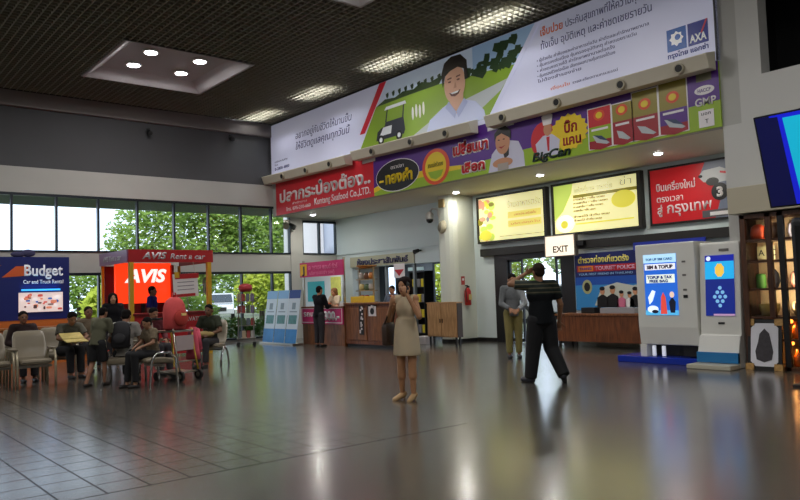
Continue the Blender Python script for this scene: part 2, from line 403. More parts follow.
# fluorescent fittings lying above the grid next to the big billboard
for i, (y, lb) in enumerate(((18.9, 'fluorescent light above ceiling grid at far left end of billboard'), (16.0, 'fluorescent light above ceiling grid over the red diagonal stripe of billboard'),
                             (12.85, 'fluorescent light above ceiling grid over the smiling man of billboard'), (9.7, 'fluorescent light above ceiling grid nearest the top edge of photo'))):
    t = thing('fluorescent_fitting', lb, 'ceiling light', (10.55, y, ZC + .22), group='lights above the ceiling grid')
    MB().box(-.16, .16, -.75, .75, .18, .24).build('fitting_body', M_white, t, bevel=.01)
    for q_ in (-.6, .6): MB().cone((0, q_, .24), (0, q_, 7.5 - ZC - .22), .012, .012, 8).build('hanger_rod', M_steel, t)
    for s in (-.08, .08): MB().cone((s, -.7, .15), (s, .7, .15), .018, .018, 10).build('tube', mat('tube_glow', (250, 250, 255), .4, emit=14), t)
    area('tube_light', t, (0, 0, .11), .3, TUBE_W, (.95, .97, 1), 'RECTANGLE', 1.4)

# soffit downlights
for (x, y), lb in zip(((12.22, 18.9), (12.83, 13.2), (12.62, 7.45), (12.6, 10.3)), ('small bright downlight in soffit under the red seafood banner', 'small bright downlight in soffit beside the rounded column', 'small bright downlight in soffit above the red flight poster', 'small downlight in soffit above the yellow menu light boxes')):
    t = thing('downlight', lb, 'ceiling light', (x, y, 3.82), group='soffit downlights')
    MB().lathe([(.11, 0), (.11, -.012), (.08, -.014)], n=20).build('lamp_ring', M_white, t)
    MB().lathe([(.075, -.014), (.07, -.03), (.03, -.04)], n=20).build('lamp_lens', M_lamp, t)
    area('lamp', t, (0, 0, -.06), .12, SPOT_W, (1, .96, .86))
# ------------------------------------------------------------------ outdoors
M_lawn = mat('lawn', (96, 128, 52), .9, var=.4, vscale=3)
M_tar = mat('tarmac', (84, 92, 70), .9, var=.15, vscale=8)
structure(MB().box(-20, 70, YW + .15, 80, -.3, -.02).build('ground', M_tar)).name = 'ground_outside'
structure(MB().box(17.2, 70, -20, YW + .15, -.3, -.02).build('ground', M_tar)).name = 'ground_by_doorway'
structure(MB().box(-6, 12.6, YW + .15, 22.6, 4.16, 4.4).build('eave', M_conc)).name = 'ceiling_eave'
def foliage(name, label, blobs, nleaf, size, m, trunk=None, group=None, cat='tree', loc=(0, 0, 0)):
    t = thing(name, label, cat, loc, group=group)
    v, f = [], []
    tot = sum(r[0] * r[1] * r[2] for _, r in blobs)
    for c, r in blobs:
        for _ in range(int(nleaf * r[0] * r[1] * r[2] / tot)):
            d = Vector((random.gauss(0, 1), random.gauss(0, 1), random.gauss(0, 1))).normalized() * (random.random() ** .35)
            p = Vector(c) + Vector((d.x * r[0], d.y * r[1], d.z * r[2]))
            a = Vector((random.gauss(0, 1), random.gauss(0, 1), random.gauss(0, .6))).normalized(); q = a.orthogonal().normalized()
            s = size * random.uniform(.6, 1.3); o = len(v)
            v += [p - a * s, p + q * s * .5, p + a * s, p - q * s * .5]; f.append((o, o + 1, o + 2, o + 3))
    b_ = MB(); b_.v = [tuple(x) for x in v]; b_.f = [list(x) for x in f]; b_.mi = [0] * len(f)
    b_.build('crown' if trunk else 'foliage', m, t, raw=True)
    if trunk:
        q = MB(); q.tube([(0, 0, -.05), (.05, 0, trunk * .4), (0, .05, trunk)], .13, 10)
        for c, r in blobs[:4]: q.cone((0, 0, trunk * .8), Vector(c) * .9 + Vector((0, 0, trunk * .08)), .07, .025, 8)
        q.build('trunk', wood('bark', (70, 56, 42), (112, 94, 74)), t)
    return t
L1 = leafmat('leaf_green', (96, 134, 58), (166, 190, 106)); L2 = leafmat('leaf_yellow_green', (150, 176, 60), (216, 222, 110)); L3 = leafmat('leaf_dark', (38, 66, 32), (84, 114, 52))
L4 = leafmat('leaf_pale', (150, 178, 116), (210, 222, 170))
foliage('broadleaf_tree', 'bushy green tree at left end of tree row, seen over the car rental booth', [((0, 0, 3.6), (1.5, 1.3, 1.7)), ((1.2, .3, 2.8), (1.2, 1.1, 1.3)), ((-.9, 0, 2.6), (.9, 1, 1.2)), ((.6, 0, 5), (1.2, 1, 1))], 5200, .11, L1, 2.8, 'trees outside the windows', loc=(10.4, 28, 0))
foliage('broadleaf_tree', 'tall green tree outside, second from left behind the window row', [((0, 0, 3.8), (1.5, 1.2, 1.8)), ((1.1, 0, 4.6), (1.1, 1, 1.2)), ((-.6, 0, 5.2), (1, 1, 1))], 4200, .12, L1, 3, 'trees outside the windows', loc=(13.3, 29, 0))
foliage('broadleaf_tree', 'green and olive tree outside the third and fourth upper windows from the corner', [((0, 0, 3.4), (1.7, 1.2, 2)), ((1, 0, 4.8), (1.1, 1, 1.2)), ((-.9, 0, 4.6), (1, 1, 1.1))], 4200, .12, L1, 3, 'trees outside the windows', loc=(15.6, 28.4, 0))
foliage('broadleaf_tree', 'pale feathery tree outside the window next to the billboard corner', [((0, 0, 3), (1.7, 1.2, 2.2)), ((.8, 0, 4.8), (1.5, 1, 1.4)), ((-1.4, 0, 4.6), (1, 1, 1.2))], 4400, .11, L4, 3, 'trees outside the windows', loc=(17.6, 30.5, 0))
foliage('broadleaf_tree', 'bright yellow-green tree low outside the lower windows by the standing banners', [((0, 0, 1.9), (1.3, 1.1, 1.1)), ((1.1, .2, 1.7), (1.0, 1, .9)), ((-.7, 0, 1.5), (.8, .8, .8))], 4600, .1, L2, 1.3, 'trees outside the windows', loc=(15.3, 27.2, 0))
foliage('broadleaf_tree', 'dense dark tree far behind the parked white pickup', [((0, 0, 2.2), (2.6, 1.2, 1.5)), ((2.6, 0, 2.4), (2, 1, 1.6))], 4200, .14, L1, 1.5, 'trees outside the windows', loc=(10.5, 37, 0))
foliage('broadleaf_tree', 'wide distant tree line seen between the nearer trunks, left part', [((0, 0, 2.6), (4, 1.2, 2.4)), ((4, 0, 3), (3.4, 1.2, 2.6))], 5000, .2, L1, 2, 'trees outside the windows', loc=(19, 48, 0))
foliage('broadleaf_tree', 'wide distant tree line seen between the nearer trunks, right part', [((0, 0, 2.4), (4, 1.2, 2.4)), ((4, 0, 3.2), (3.4, 1.2, 2.8))], 5000, .2, L4, 2, 'trees outside the windows', loc=(28, 50, 0))
foliage('palm_shrub', 'yellow-green palm shrub outside the lower window right of the blue rental booth', [((0, 0, 1.0), (.7, .6, .9)), ((.6, .2, .8), (.6, .5, .7))], 1500, .2, L2, None, None, 'shrub', loc=(8.2, 26, 0))
foliage('garden_shrub', 'mid green shrub outside behind the red rental booth, low in the window', [((0, 0, .8), (1.6, .7, .9))], 1800, .12, L1, None, None, 'shrub', loc=(10.6, 25.4, 0))
foliage('clipped_hedge', 'dark clipped hedge outside below the parked white pickup', [((0, 0, .3), (1.3, .4, .42)), ((2, 0, .3), (1.3, .4, .42)), ((4, 0, .3), (1.3, .4, .4))], 4200, .07, L3, None, None, 'hedge', loc=(11, 22.6, 0))
foliage('broadleaf_tree', 'sunlit tree outside the open doorway, left of the exit sign', [((0, 0, 2.2), (1.3, 1.6, 1.3)), ((0, 1.2, 1.6), (1, 1, 1))], 2600, .12, L1, 1.4, 'trees outside the doorway', loc=(25, 22.3, 0))
foliage('broadleaf_tree', 'sunlit tree outside the doorway, below the exit sign', [((0, 0, 2.8), (1.2, 1.4, 1.1))], 2000, .12, L4, 2, 'trees outside the doorway', loc=(25.5, 19.2, 0))
foliage('broadleaf_tree', 'yellow-green tree seen through the office glass beside the column', [((0, 0, 2.0), (1.2, 1.4, 1.4))], 2200, .12, L2, 1.2, 'trees outside the doorway', loc=(21.3, 23.2, 0))
# pale annexe outside the corner window
t = thing('annexe_building', 'pale white building seen outside the corner window', 'building', (15.2, 24.5, 0))
MB().box(0, 4, 0, 1.2, -.05, 7).build('wall', mat('annexe_paint', (214, 214, 222), .7), t)
MB().box(-.02, 4.05, -.12, 0, 4.4, 4.6).build('ledge', mat('annexe_ledge', (160, 166, 182), .7), t)
q = MB().box(2.2, 3.2, -.04, 0, 2.5, 3.8).build('window', M_alu, t)
MB().box(2.28, 3.12, -.05, -.04, 2.58, 3.72).build('pane', mat('annexe_pane', (90, 110, 130), .1), q)
MB().cone((1.15, -.4, -.05), (1.15, -.4, 7), .22, .22, 18).build('pillar', mat('annexe_pillar', (170, 178, 200), .7), t)

def vehicle(label, name, cat, loc, rz, L, pickup=True):
    t = thing(name, label, cat, loc, rz)
    wp = mat('white_car_paint', (168, 172, 178), .25, coat=.5); gl = mat('car_glass', (36, 44, 52), .08)
    prof = [(-L / 2, .45), (-L / 2, .95), (-L * .17, 1.0), (-L * .14, 1.62), (L * .12, 1.64), (L * .24, 1.08), (L * .46, .98), (L / 2, .8), (L / 2, .45)] if pickup else \
           [(-L / 2, .4), (-L / 2, 1.0), (-L * .42, 1.45), (L * .08, 1.47), (L * .24, 1.0), (L * .46, .88), (L / 2, .7), (L / 2, .4)]
    b_ = MB(); b_.v = []
    n_ = len(prof)
    b_.add([(a, -.82, z) for a, z in prof] + [(a, .82, z) for a, z in prof], [tuple(range(n_))[::-1], tuple(range(n_, 2 * n_))] + [(k, (k + 1) % n_, n_ + (k + 1) % n_, n_ + k) for k in range(n_)])
    b_.build('body', wp, t, bevel=.05)
    x0, x1 = (-L * .12, L * .1) if pickup else (-L * .38, L * .07)
    for s in (-1, 1): MB().box(x0, (x0 + x1) / 2 - .03, s * .825 - .01, s * .825 + .01, 1.08, 1.52 if pickup else 1.38).box((x0 + x1) / 2 + .03, x1, s * .825 - .01, s * .825 + .01, 1.08, 1.52 if pickup else 1.38).build('side_window', gl, t)
    wa, wb = ((L * .125, 1.6), (L * .235, 1.1)) if pickup else ((L * .09, 1.44), (L * .235, 1.02))
    MB().add([(wa[0] + .05, -.7, wa[1] - .03), (wa[0] + .05, .7, wa[1] - .03), (wb[0] + .03, .76, wb[1] + .03), (wb[0] + .03, -.76, wb[1] + .03), (wa[0], -.7, wa[1] - .06), (wa[0], .7, wa[1] - .06), (wb[0] - .03, .76, wb[1]), (wb[0] - .03, -.76, wb[1])], [(0, 1, 2, 3), (7, 6, 5, 4), (0, 4, 5, 1), (1, 5, 6, 2), (2, 6, 7, 3), (3, 7, 4, 0)]).build('windscreen', gl, t)
    MB().box(L / 2 - .02, L / 2 + .02, -.4, .4, .62, .84).build('grille', M_black, t)
    for s in (-1, 1):
        for a in (-L * .31, L * .32):
            q = MB().lathe([(.2, -.1), (.33, -.1), (.35, -.06), (.35, .06), (.33, .1), (.2, .1)], n=22).build('wheel', mat('tyre', (22, 22, 22), .8), t); q.rotation_euler = (PI / 2, 0, 0); q.location = (a, s * .76, .35)
            r = MB().lathe([(.02, -.11), (.2, -.105), (.2, .105), (.02, .11)], n=14).build('hub', M_steel, q)
    for s in (-.6, .6): MB().box(L / 2 - .06, L / 2 + .015, s - .16, s + .16, .72, .86).build('headlight', mat('headlight', (235, 240, 245), .1), t)
    return t
vehicle('white pickup truck parked outside the lower window, right of the red booth', 'pickup_truck', 'car', (19.2, 40, 0), rad(-116), 4.6)
vehicle('white car parked outside the open doorway', 'car', 'car', (22.5, 17.4, 0), PI / 2, 4.2, False)
# ------------------------------------------------------------------ signs and printed panels
def lit(name, c, e=.5, ec=None): return mat(name, c, .35, emit=e, ec=ec)
def P(t, pts, z, m, name, th=.003, parent=None): return MB().poly(pts, z, z + th).build(name, m, parent or t)
def O(t, c, rx, ry, z, m, name, th=.003, n=28, wob=0): return MB().oval(c, rx, ry, z, z + th, n, wob).build(name, m, t)
def R_(t, u0, u1, v0, v1, z, m, name, th=.003): return MB().box(u0, u1, v0, v1, z, z + th).build(name, m, t)

# the long backlit insurance billboard
EB = .2
t = thing('billboard', 'long white and lavender insurance billboard with smiling golfer, just under the ceiling', 'billboard', frame=on_right(XF - .06, 19.95, 0))
W_ = 14.37
R_(t, 0, W_, 4.9, 6.66, -.06, lit('bill_white', (206, 208, 232), EB), 'panel', .06)
for (u0, u1, v0, v1) in ((0, W_, 6.66, 6.7), (0, .03, 4.9, 6.66), (W_ - .03, W_, 4.9, 6.66)): R_(t, u0, u1, v0, v1, -.06, mat('bill_edge', (60, 62, 70), .5), 'edge_strip', .075)
P(t, [(4.62, 5.0), (9.3, 5.0), (10.68, 6.65), (5.86, 6.65)], .001, lit('bill_sky', (196, 210, 230), EB), 'photo_sky')
P(t, [(8.9, 6.65), (10.68, 6.65), (10.1, 5.96), (8.9, 6.1)], .002, lit('bill_sky2', (150, 180, 214), EB), 'photo_sky')
P(t, [(4.62, 5.0), (9.3, 5.0), (10.1, 5.96), (9.3, 6.02), (7.8, 6.1), (6.6, 6.1), (5.42, 6.08)], .004, lit('bill_grass', (128, 158, 48), EB), 'photo_lawn')
P(t, [(6.6, 5.0), (8.6, 5.0), (9.7, 5.52), (9.9, 5.72), (8.6, 5.55), (7.6, 5.35)], .006, lit('bill_path', (178, 184, 186), EB), 'photo_path')
P(t, [(5.42, 6.08), (6.6, 6.1), (7.8, 6.1), (8.0, 6.3), (7.5, 6.22), (7.2, 6.3), (6.9, 6.2), (6.5, 6.24), (6.2, 6.16), (5.8, 6.2)], .006, lit('bill_trees', (48, 66, 34), EB), 'photo_treeline')
tr = MB(); random.seed(3)
for k in range(46):
    u = random.uniform(8.7, 10.3); v = random.uniform(6.0, 6.0 + min(.5, (u - 8.4) * .4)); tr.oval((u, v), random.uniform(.04, .14), random.uniform(.03, .1), .006 + .0002 * k, .008 + .0002 * k, 9, .35)
for k in range(9):
    u = 5.9 + k * .24; tr.oval((u, 6.28), .05, .06, .009, .011, 7, .4)
tr.build('photo_palms', lit('bill_palm', (40, 60, 36), EB), t)
for k in range(4): O(t, (6.85 + .13 * k, 5.62 + .04 * (k % 2)), .04, .16, .009, lit('bill_golfer', (226, 226, 214), EB), 'photo_golfer')
c = MB(); c.poly([(5.4, 5.2), (5.46, 5.42), (5.62, 5.5), (5.75, 5.52), (5.8, 5.62), (6.5, 5.62), (6.55, 5.3), (6.5, 5.2)], .01, .013).poly([(5.78, 5.62), (5.86, 5.92), (5.9, 5.92), (5.83, 5.62)], .01, .013).poly([(6.45, 5.62), (6.5, 5.92), (6.54, 5.92), (6.5, 5.62)], .01, .013)
c.build('photo_cart', lit('bill_cart', (40, 44, 56), EB), t)
P(t, [(5.76, 5.92), (6.62, 5.92), (6.58, 6.0), (5.84, 6.0)], .01, lit('bill_cart_top', (220, 224, 228), EB), 'photo_cart_roof')
P(t, [(5.55, 5.3), (6.0, 5.3), (6.05, 5.5), (5.7, 5.5)], .014, lit('bill_cart_top', (220, 224, 228), EB), 'photo_cart_panel')
for u in (5.6, 6.32): O(t, (u, 5.2), .12, .12, .015, lit('bill_wheel', (22, 22, 28), EB), 'photo_cart_wheel'); O(t, (u, 5.2), .06, .06, .019, lit('bill_cart_top', (220, 224, 228), EB), 'photo_cart_hub')
P(t, [(7.3, 5.0), (7.45, 5.32), (7.9, 5.52), (8.15, 5.6), (8.55, 5.58), (8.95, 5.45), (9.2, 5.2), (9.25, 5.0)], .016, lit('bill_shirt', (186, 194, 224), EB), 'photo_shirt')
skin = lit('bill_skin', (206, 160, 134), EB)
P(t, [(8.1, 5.4), (8.2, 5.75), (8.6, 5.75), (8.58, 5.5), (8.35, 5.3)], .02, skin, 'photo_neck')
O(t, (8.33, 5.98), .34, .44, .023, skin, 'photo_face')
P(t, [(7.94, 5.98), (7.92, 6.3), (8.02, 6.52), (8.25, 6.62), (8.55, 6.6), (8.74, 6.42), (8.76, 6.0), (8.66, 6.0), (8.64, 6.25), (8.45, 6.34), (8.2, 6.3), (8.04, 6.22)], .027, lit('bill_hair', (34, 28, 28), EB), 'photo_hair')
fd = lit('bill_feature', (90, 48, 40), EB)
for u in (8.18, 8.46): O(t, (u, 6.05), .05, .018, .031, fd, 'photo_eye'); P(t, [(u - .07, 6.11), (u + .07, 6.12), (u + .06, 6.15), (u - .06, 6.14)], .031, fd, 'photo_brow')
P(t, [(8.3, 5.88), (8.36, 6.02), (8.4, 5.88)], .031, lit('bill_nose', (182, 132, 108), EB), 'photo_nose')
P(t, [(8.16, 5.8), (8.22, 5.72), (8.34, 5.69), (8.46, 5.73), (8.52, 5.81), (8.34, 5.79)], .031, fd, 'photo_mouth')
P(t, [(8.2, 5.795), (8.48, 5.8), (8.42, 5.76), (8.26, 5.755)], .035, lit('bill_teeth', (240, 240, 240), EB), 'photo_teeth')
P(t, [(8.12, 5.62), (8.35, 5.34), (8.3, 5.2), (8.0, 5.5)], .024, lit('bill_collar', (160, 170, 208), EB), 'photo_collar'); P(t, [(8.62, 5.6), (8.35, 5.34), (8.42, 5.2), (8.72, 5.48)], .024, lit('bill_collar', (160, 170, 208), EB), 'photo_collar')
P(t, [(4.7, 5.5), (4.92, 5.5), (5.88, 6.65), (5.6, 6.65)], .012, lit('bill_red', (196, 42, 58), EB), 'red_stripe')
P(t, [(9.3, 5.0), (9.44, 5.0), (10.82, 6.65), (10.68, 6.65)], .012, lit('bill_white', (206, 208, 232), EB), 'white_stripe')
ink = lit('bill_ink', (52, 54, 120), .05); org = lit('bill_orange', (222, 104, 52), .1)
text(t, 'อยากอยู่กับชีวิตให้นานขึ้น', 1.5, 5.98, .2, ink, .001, 2.85, shear=.2)
text(t, 'ให้ชีวิตดูแลคุณทุกวันนี้', 1.5, 5.66, .2, ink, .001, 2.75, shear=.2)
text(t, 'บริษัทประกันชีวิต', .25, 5.46, .05, ink, .001, .75); text(t, 'โทร', .25, 5.36, .05, ink, .001, .2); text(t, '0-2800-4800', .25, 5.22, .09, ink, .001, .85, bold=.02)
text(t, 'เจ็บป่วย', 10.8, 6.34, .15, org, .001, .55, bold=.02); text(t, 'ประกันสุขภาพที่ให้ความคุ้มครอง', 11.42, 6.34, .15, ink, .001, 2.0)
text(t, 'ทั้งเจ็บ อุบัติเหตุ และค่าชดเชยรายวัน', 10.8, 6.07, .15, ink, .001, 2.45)
for k, (s, wd) in enumerate((('• ผู้ป่วยใน ค่าห้องและค่าอาหารต่อวัน ผ่าตัดและค่ารักษาพยาบาล', 2.5), ('• คุ้มครองต่อเนื่อง คุ้มครองอุบัติเหตุ ค่าชดเชยรายวัน', 2.25), ('• ค่าชดเชยรายได้ ค่ารักษาพยาบาลต่อครั้ง', 1.8), ('• คุ้มครองชีวิตต่อเนื่อง เลือกแผนความคุ้มครองได้เอง', 1.8), ('ไม่ต้องสำรองจ่าย', 1.05))):
    text(t, s, 10.68, 5.84 - .105 * k, .06, ink, .001, wd)
text(t, 'เงื่อนไข', 11.0, 5.2, .06, org, .001, .45); text(t, 'รายละเอียดตามกรมธรรม์', 11.52, 5.2, .05, ink, .001, 1.0)
R_(t, 13.5, 13.85, 5.25, 5.63, .001, lit('logo_blue', (24, 92, 178), .1), 'logo_square'); R_(t, 13.88, 14.23, 5.25, 5.63, .001, lit('logo_navy', (24, 40, 138), .1), 'logo_square')
O(t, (13.675, 5.45), .13, .13, .005, lit('bill_teeth', (240, 240, 240), EB), 'logo_bird', n=16, wob=-.25); O(t, (13.7, 5.47), .05, .05, .009, lit('logo_blue', (24, 92, 178), .1), 'logo_bird_eye')
text(t, 'AXA', 13.91, 5.3, .13, lit('bill_teeth', (240, 240, 240), EB), .006, .29, bold=.03); P(t, [(14.1, 5.42), (14.13, 5.42), (14.23, 5.63), (14.2, 5.63)], .006, lit('logo_red', (200, 60, 70), .1), 'logo_slash')
text(t, 'กรุงไทย แอกซ่า', 13.5, 5.14, .08, lit('logo_navy', (24, 40, 138), .1), .001, .72, bold=.02)

# ledges with round lamp ports, below the billboard
def ledge(y0, y1, za, zb, ports, label):
    L = y0 - y1
    t = thing('light_ledge', label, 'ledge', frame=on_right(XF - .075, y0, 0), group='ledges below the billboard')
    q = MB()
    q.add([(0, za - .21, 0), (0, za - .21, .22), (0, za, .3), (0, za + .02, .3), (0, za + .1, 0), (L, zb - .21, 0), (L, zb - .21, .22), (L, zb, .3), (L, zb + .02, .3), (L, zb + .1, 0)],
          [(0, 1, 2, 3, 4), (9, 8, 7, 6, 5)] + [(k, 5 + k, 5 + (k + 1) % 5, (k + 1) % 5) for k in range(5)])
    q.build('ledge_board', mat('ledge_paint', (212, 205, 186), .6), t, bevel=.008)
    for u in ports:
        v = za + (zb - za) * u / L - .1
        MB().cone((u, v, .2), (u, v - .012, .3), .1, .085, 18).build('lamp_port', mat('port_ring', (176, 168, 146), .5), t)
        MB().cone((u, v, .22), (u, v - .012, .305), .062, .062, 16).build('lamp_hole', M_black, t)
    return t
ledge(20.0 - .01, 15.6, 5.02, 4.97, (1.2, 2.5, 3.7), 'cream ledge with lamp ports at far left, over the red seafood banner')
ledge(15.3, 10.95, 5.02, 4.93, (.9, 2.4, 3.6), 'cream ledge with lamp ports below the golf picture, middle of three')
ledge(10.5, 5.62, 4.95, 4.95, (.5, 1.9, 3.3, 4.4), 'cream ledge with lamp ports nearest the right, below the billboard bullet lines')

# seafood banner on the bulkhead
t = thing('seafood_banner', 'long red, purple and green canned seafood banner under the ledges', 'banner', frame=on_right(XF - .046, 19.7, 0))
red = mat('banner_red', (206, 32, 44), .4); pur = mat('banner_purple', (84, 32, 136), .4); grn = mat('banner_green', (150, 184, 28), .4); yel = mat('banner_yellow', (238, 206, 22), .4)
wht = mat('banner_white', (240, 236, 236), .4); blk = mat('banner_black', (18, 16, 18), .4); orr = mat('banner_orange', (226, 78, 28), .4); drd = mat('banner_darkred', (160, 20, 36), .4)
R_(t, 0, 4.96, 3.82, 4.9, -.04, red, 'red_panel', .04)
R_(t, 4.96, 14.1, 3.82, 4.9, -.04, grn, 'green_panel', .04)
P(t, [(4.96, 4.9), (4.96, 4.02), (5.6, 4.18), (7.2, 4.2), (8.5, 4.1), (10, 4.16), (12, 4.2), (13.5, 4.24), (14.1, 4.26), (14.1, 4.9)], .001, pur, 'purple_panel')
P(t, [(4.96, 4.02), (5.6, 4.18), (7.2, 4.2), (8.5, 4.1), (8.5, 4.03), (7.2, 4.05), (5.6, 4.02), (4.96, 3.9)], .002, yel, 'yellow_band')
for u0, u1 in ((4.5, 5.05), (9.0, 9.75)): R_(t, u0, u1, 4.72, 4.86, .003, wht, 'white_strip')
text(t, 'ปลากระป๋องต้อง..', .22, 4.2, .34, wht, .001, 4.6, bold=.035)
text(t, 'Kuntang Seafood Co.,LTD.', 2.15, 3.92, .19, wht, .001, 2.65, bold=.015); text(t, 'โทร. 075-210-660', .6, 3.9, .1, wht, .001, 1.35); text(t, 'สำนักงาน', .95, 4.07, .06, wht, .001, .8)
O(t, (5.9, 4.23), .84, .4, .004, wht, 'oval_rim'); O(t, (5.9, 4.23), .82, .38, .008, blk, 'black_oval')
text(t, 'ตราปลา', 5.68, 4.4, .09, wht, .012, .5); text(t, 'ทองคำ', 5.45, 4.06, .26, yel, .012, 1.05, bold=.05); R_(t, 5.2, 5.38, 4.12, 4.17, .012, yel, 'dash')
O(t, (7.32, 4.22), .47, .42, .004, orr, 'badge'); O(t, (7.32, 4.22), .36, .34, .008, yel, 'badge_centre'); text(t, 'สามแม่ครัวทอง', 7.06, 4.22, .1, mat('badge_ink', (120, 110, 20), .4), .012, .52, bold=.02)
P(t, [(7.06, 4.12), (7.58, 4.12), (7.5, 3.98), (7.32, 3.92), (7.14, 3.98)], .012, grn, 'badge_bowl')
text(t, 'เปลี่ยนมา', 7.9, 4.36, .24, wht, .004, 1.12, bold=.09); text(t, 'เปลี่ยนมา', 7.92, 4.37, .22, red, .009, 1.08, bold=.045)
text(t, 'เลือก', 8.16, 3.93, .22, wht, .004, .74, bold=.09); text(t, 'เลือก', 8.18, 3.94, .2, red, .009, .7, bold=.045)
# man holding a can
P(t, [(8.98, 3.82), (9.1, 4.2), (9.3, 4.36), (9.6, 4.42), (9.85, 4.36), (9.98, 4.1), (10.0, 3.82)], .004, mat('banner_shirt', (206, 206, 226), .4), 'photo_shirt')
bsk = mat('banner_skin', (200, 142, 104), .4)
P(t, [(9.36, 4.42), (9.6, 4.42), (9.58, 4.12), (9.46, 4.05)], .0075, blk, 'photo_shirt_neck'); O(t, (9.42, 4.42), .2, .26, .008, bsk, 'photo_face')
P(t, [(9.2, 4.46), (9.2, 4.62), (9.32, 4.72), (9.52, 4.74), (9.66, 4.62), (9.66, 4.44), (9.58, 4.5), (9.4, 4.6), (9.26, 4.56)], .012, blk, 'photo_hair')
for u in (9.32, 9.46): O(t, (u, 4.47), .03, .012, .012, blk, 'photo_eye')
P(t, [(9.3, 4.33), (9.38, 4.28), (9.5, 4.34), (9.4, 4.32)], .012, drd, 'photo_mouth'); O(t, (9.4, 3.98), .28, .1, .011, bsk, 'photo_hand'); R_(t, 9.26, 9.56, 3.83, 3.97, .015, mat('tin', (170, 160, 150), .4), 'photo_can')
# chef and splash
O(t, (10.5, 4.26), .32, .36, .004, red, 'red_disc'); P(t, [(10.35, 3.92), (10.3, 4.2), (10.5, 4.34), (10.72, 4.34), (10.9, 4.2), (10.86, 3.92)], .009, mat('banner_shirt', (206, 206, 226), .4), 'chef_coat'); O(t, (10.62, 4.45), .1, .13, .013, bsk, 'chef_face')
P(t, [(10.52, 4.54), (10.48, 4.72), (10.62, 4.8), (10.76, 4.72), (10.72, 4.54)], .017, wht, 'chef_hat'); P(t, [(10.58, 4.3), (10.66, 4.3), (10.64, 4.02), (10.6, 4.02)], .0125, red, 'chef_scarf')
O(t, (11.12, 4.3), .4, .32, .006, yel, 'splash', n=36, wob=.14); text(t, 'บิ๊ก', 11.02, 4.3, .2, drd, .01, .3, bold=.03); text(t, 'แคน', 10.98, 4.06, .18, drd, .01, .42, bold=.03)
text(t, 'BigCan', 10.2, 3.87, .17, mat('banner_ink', (16, 46, 28), .4), .013, .95, bold=.04, shear=.2)
# four can pictures
for i, (u0, u1, top, ct, cb, fish) in enumerate(((11.58, 12.06, 4.62, red, grn, 1), (12.1, 12.5, 4.6, yel, drd, 0), (12.52, 13.0, 4.72, grn, drd, 0), (13.04, 13.54, 4.84, yel, pur, 1))):
    z = .004; mi = (u0 + u1) / 2
    R_(t, u0 - .02, u1 + .02, 3.86, top + .02, z, wht, 'can_edge'); R_(t, u0, u1, 4.28, top, z + .004, mat('can_olive', (150, 136, 40), .4) if i else red, 'can_lid'); R_(t, u0, u1, 4.02, 4.28, z + .004, cb, 'can_label')
    P(t, [(u0, 4.02), (u1, 4.02), (u1, 3.88), (mi, 3.84), (u0, 3.88)], z + .004, drd, 'can_sauce'); O(t, (mi, 4.48), .12, .1, z + .008, orr, 'can_badge'); O(t, (mi, 4.48), .07, .06, z + .012, yel, 'can_badge_centre')
    P(t, [(u0 + .08, 4.12), (mi, 4.08), (u1 - .04, 3.94), (u1 - .1, 3.92), (mi - .08, 3.98)], z + .008, mat('fish', (190, 196, 200), .4), 'can_fish')
    if fish: P(t, [(u0 + .1, 4.13), (mi + .04, 4.09), (u1 - .06, 3.97), (mi, 4.03)], z + .012, mat('fish_back', (40, 60, 96), .4), 'can_fish_back')
    R_(t, u0 + .06, u1 - .06, 4.2, 4.24, z + .008, wht, 'can_name')
R_(t, 13.72, 13.98, 4.62, 4.8, .004, mat('halal', (120, 118, 90), .4), 'mark_square'); O(t, (13.85, 4.47), .17, .075, .004, wht, 'mark_oval'); text(t, 'HACCP', 13.74, 4.44, .06, pur, .008, .22)
text(t, 'GMP', 13.68, 4.22, .13, wht, .004, .36, bold=.02); R_(t, 13.73, 13.99, 3.86, 4.14, .005, wht, 'mark_card'); text(t, 'มอก', 13.78, 4.06, .05, blk, .009, .16); text(t, 'T', 13.84, 3.92, .07, blk, .009)

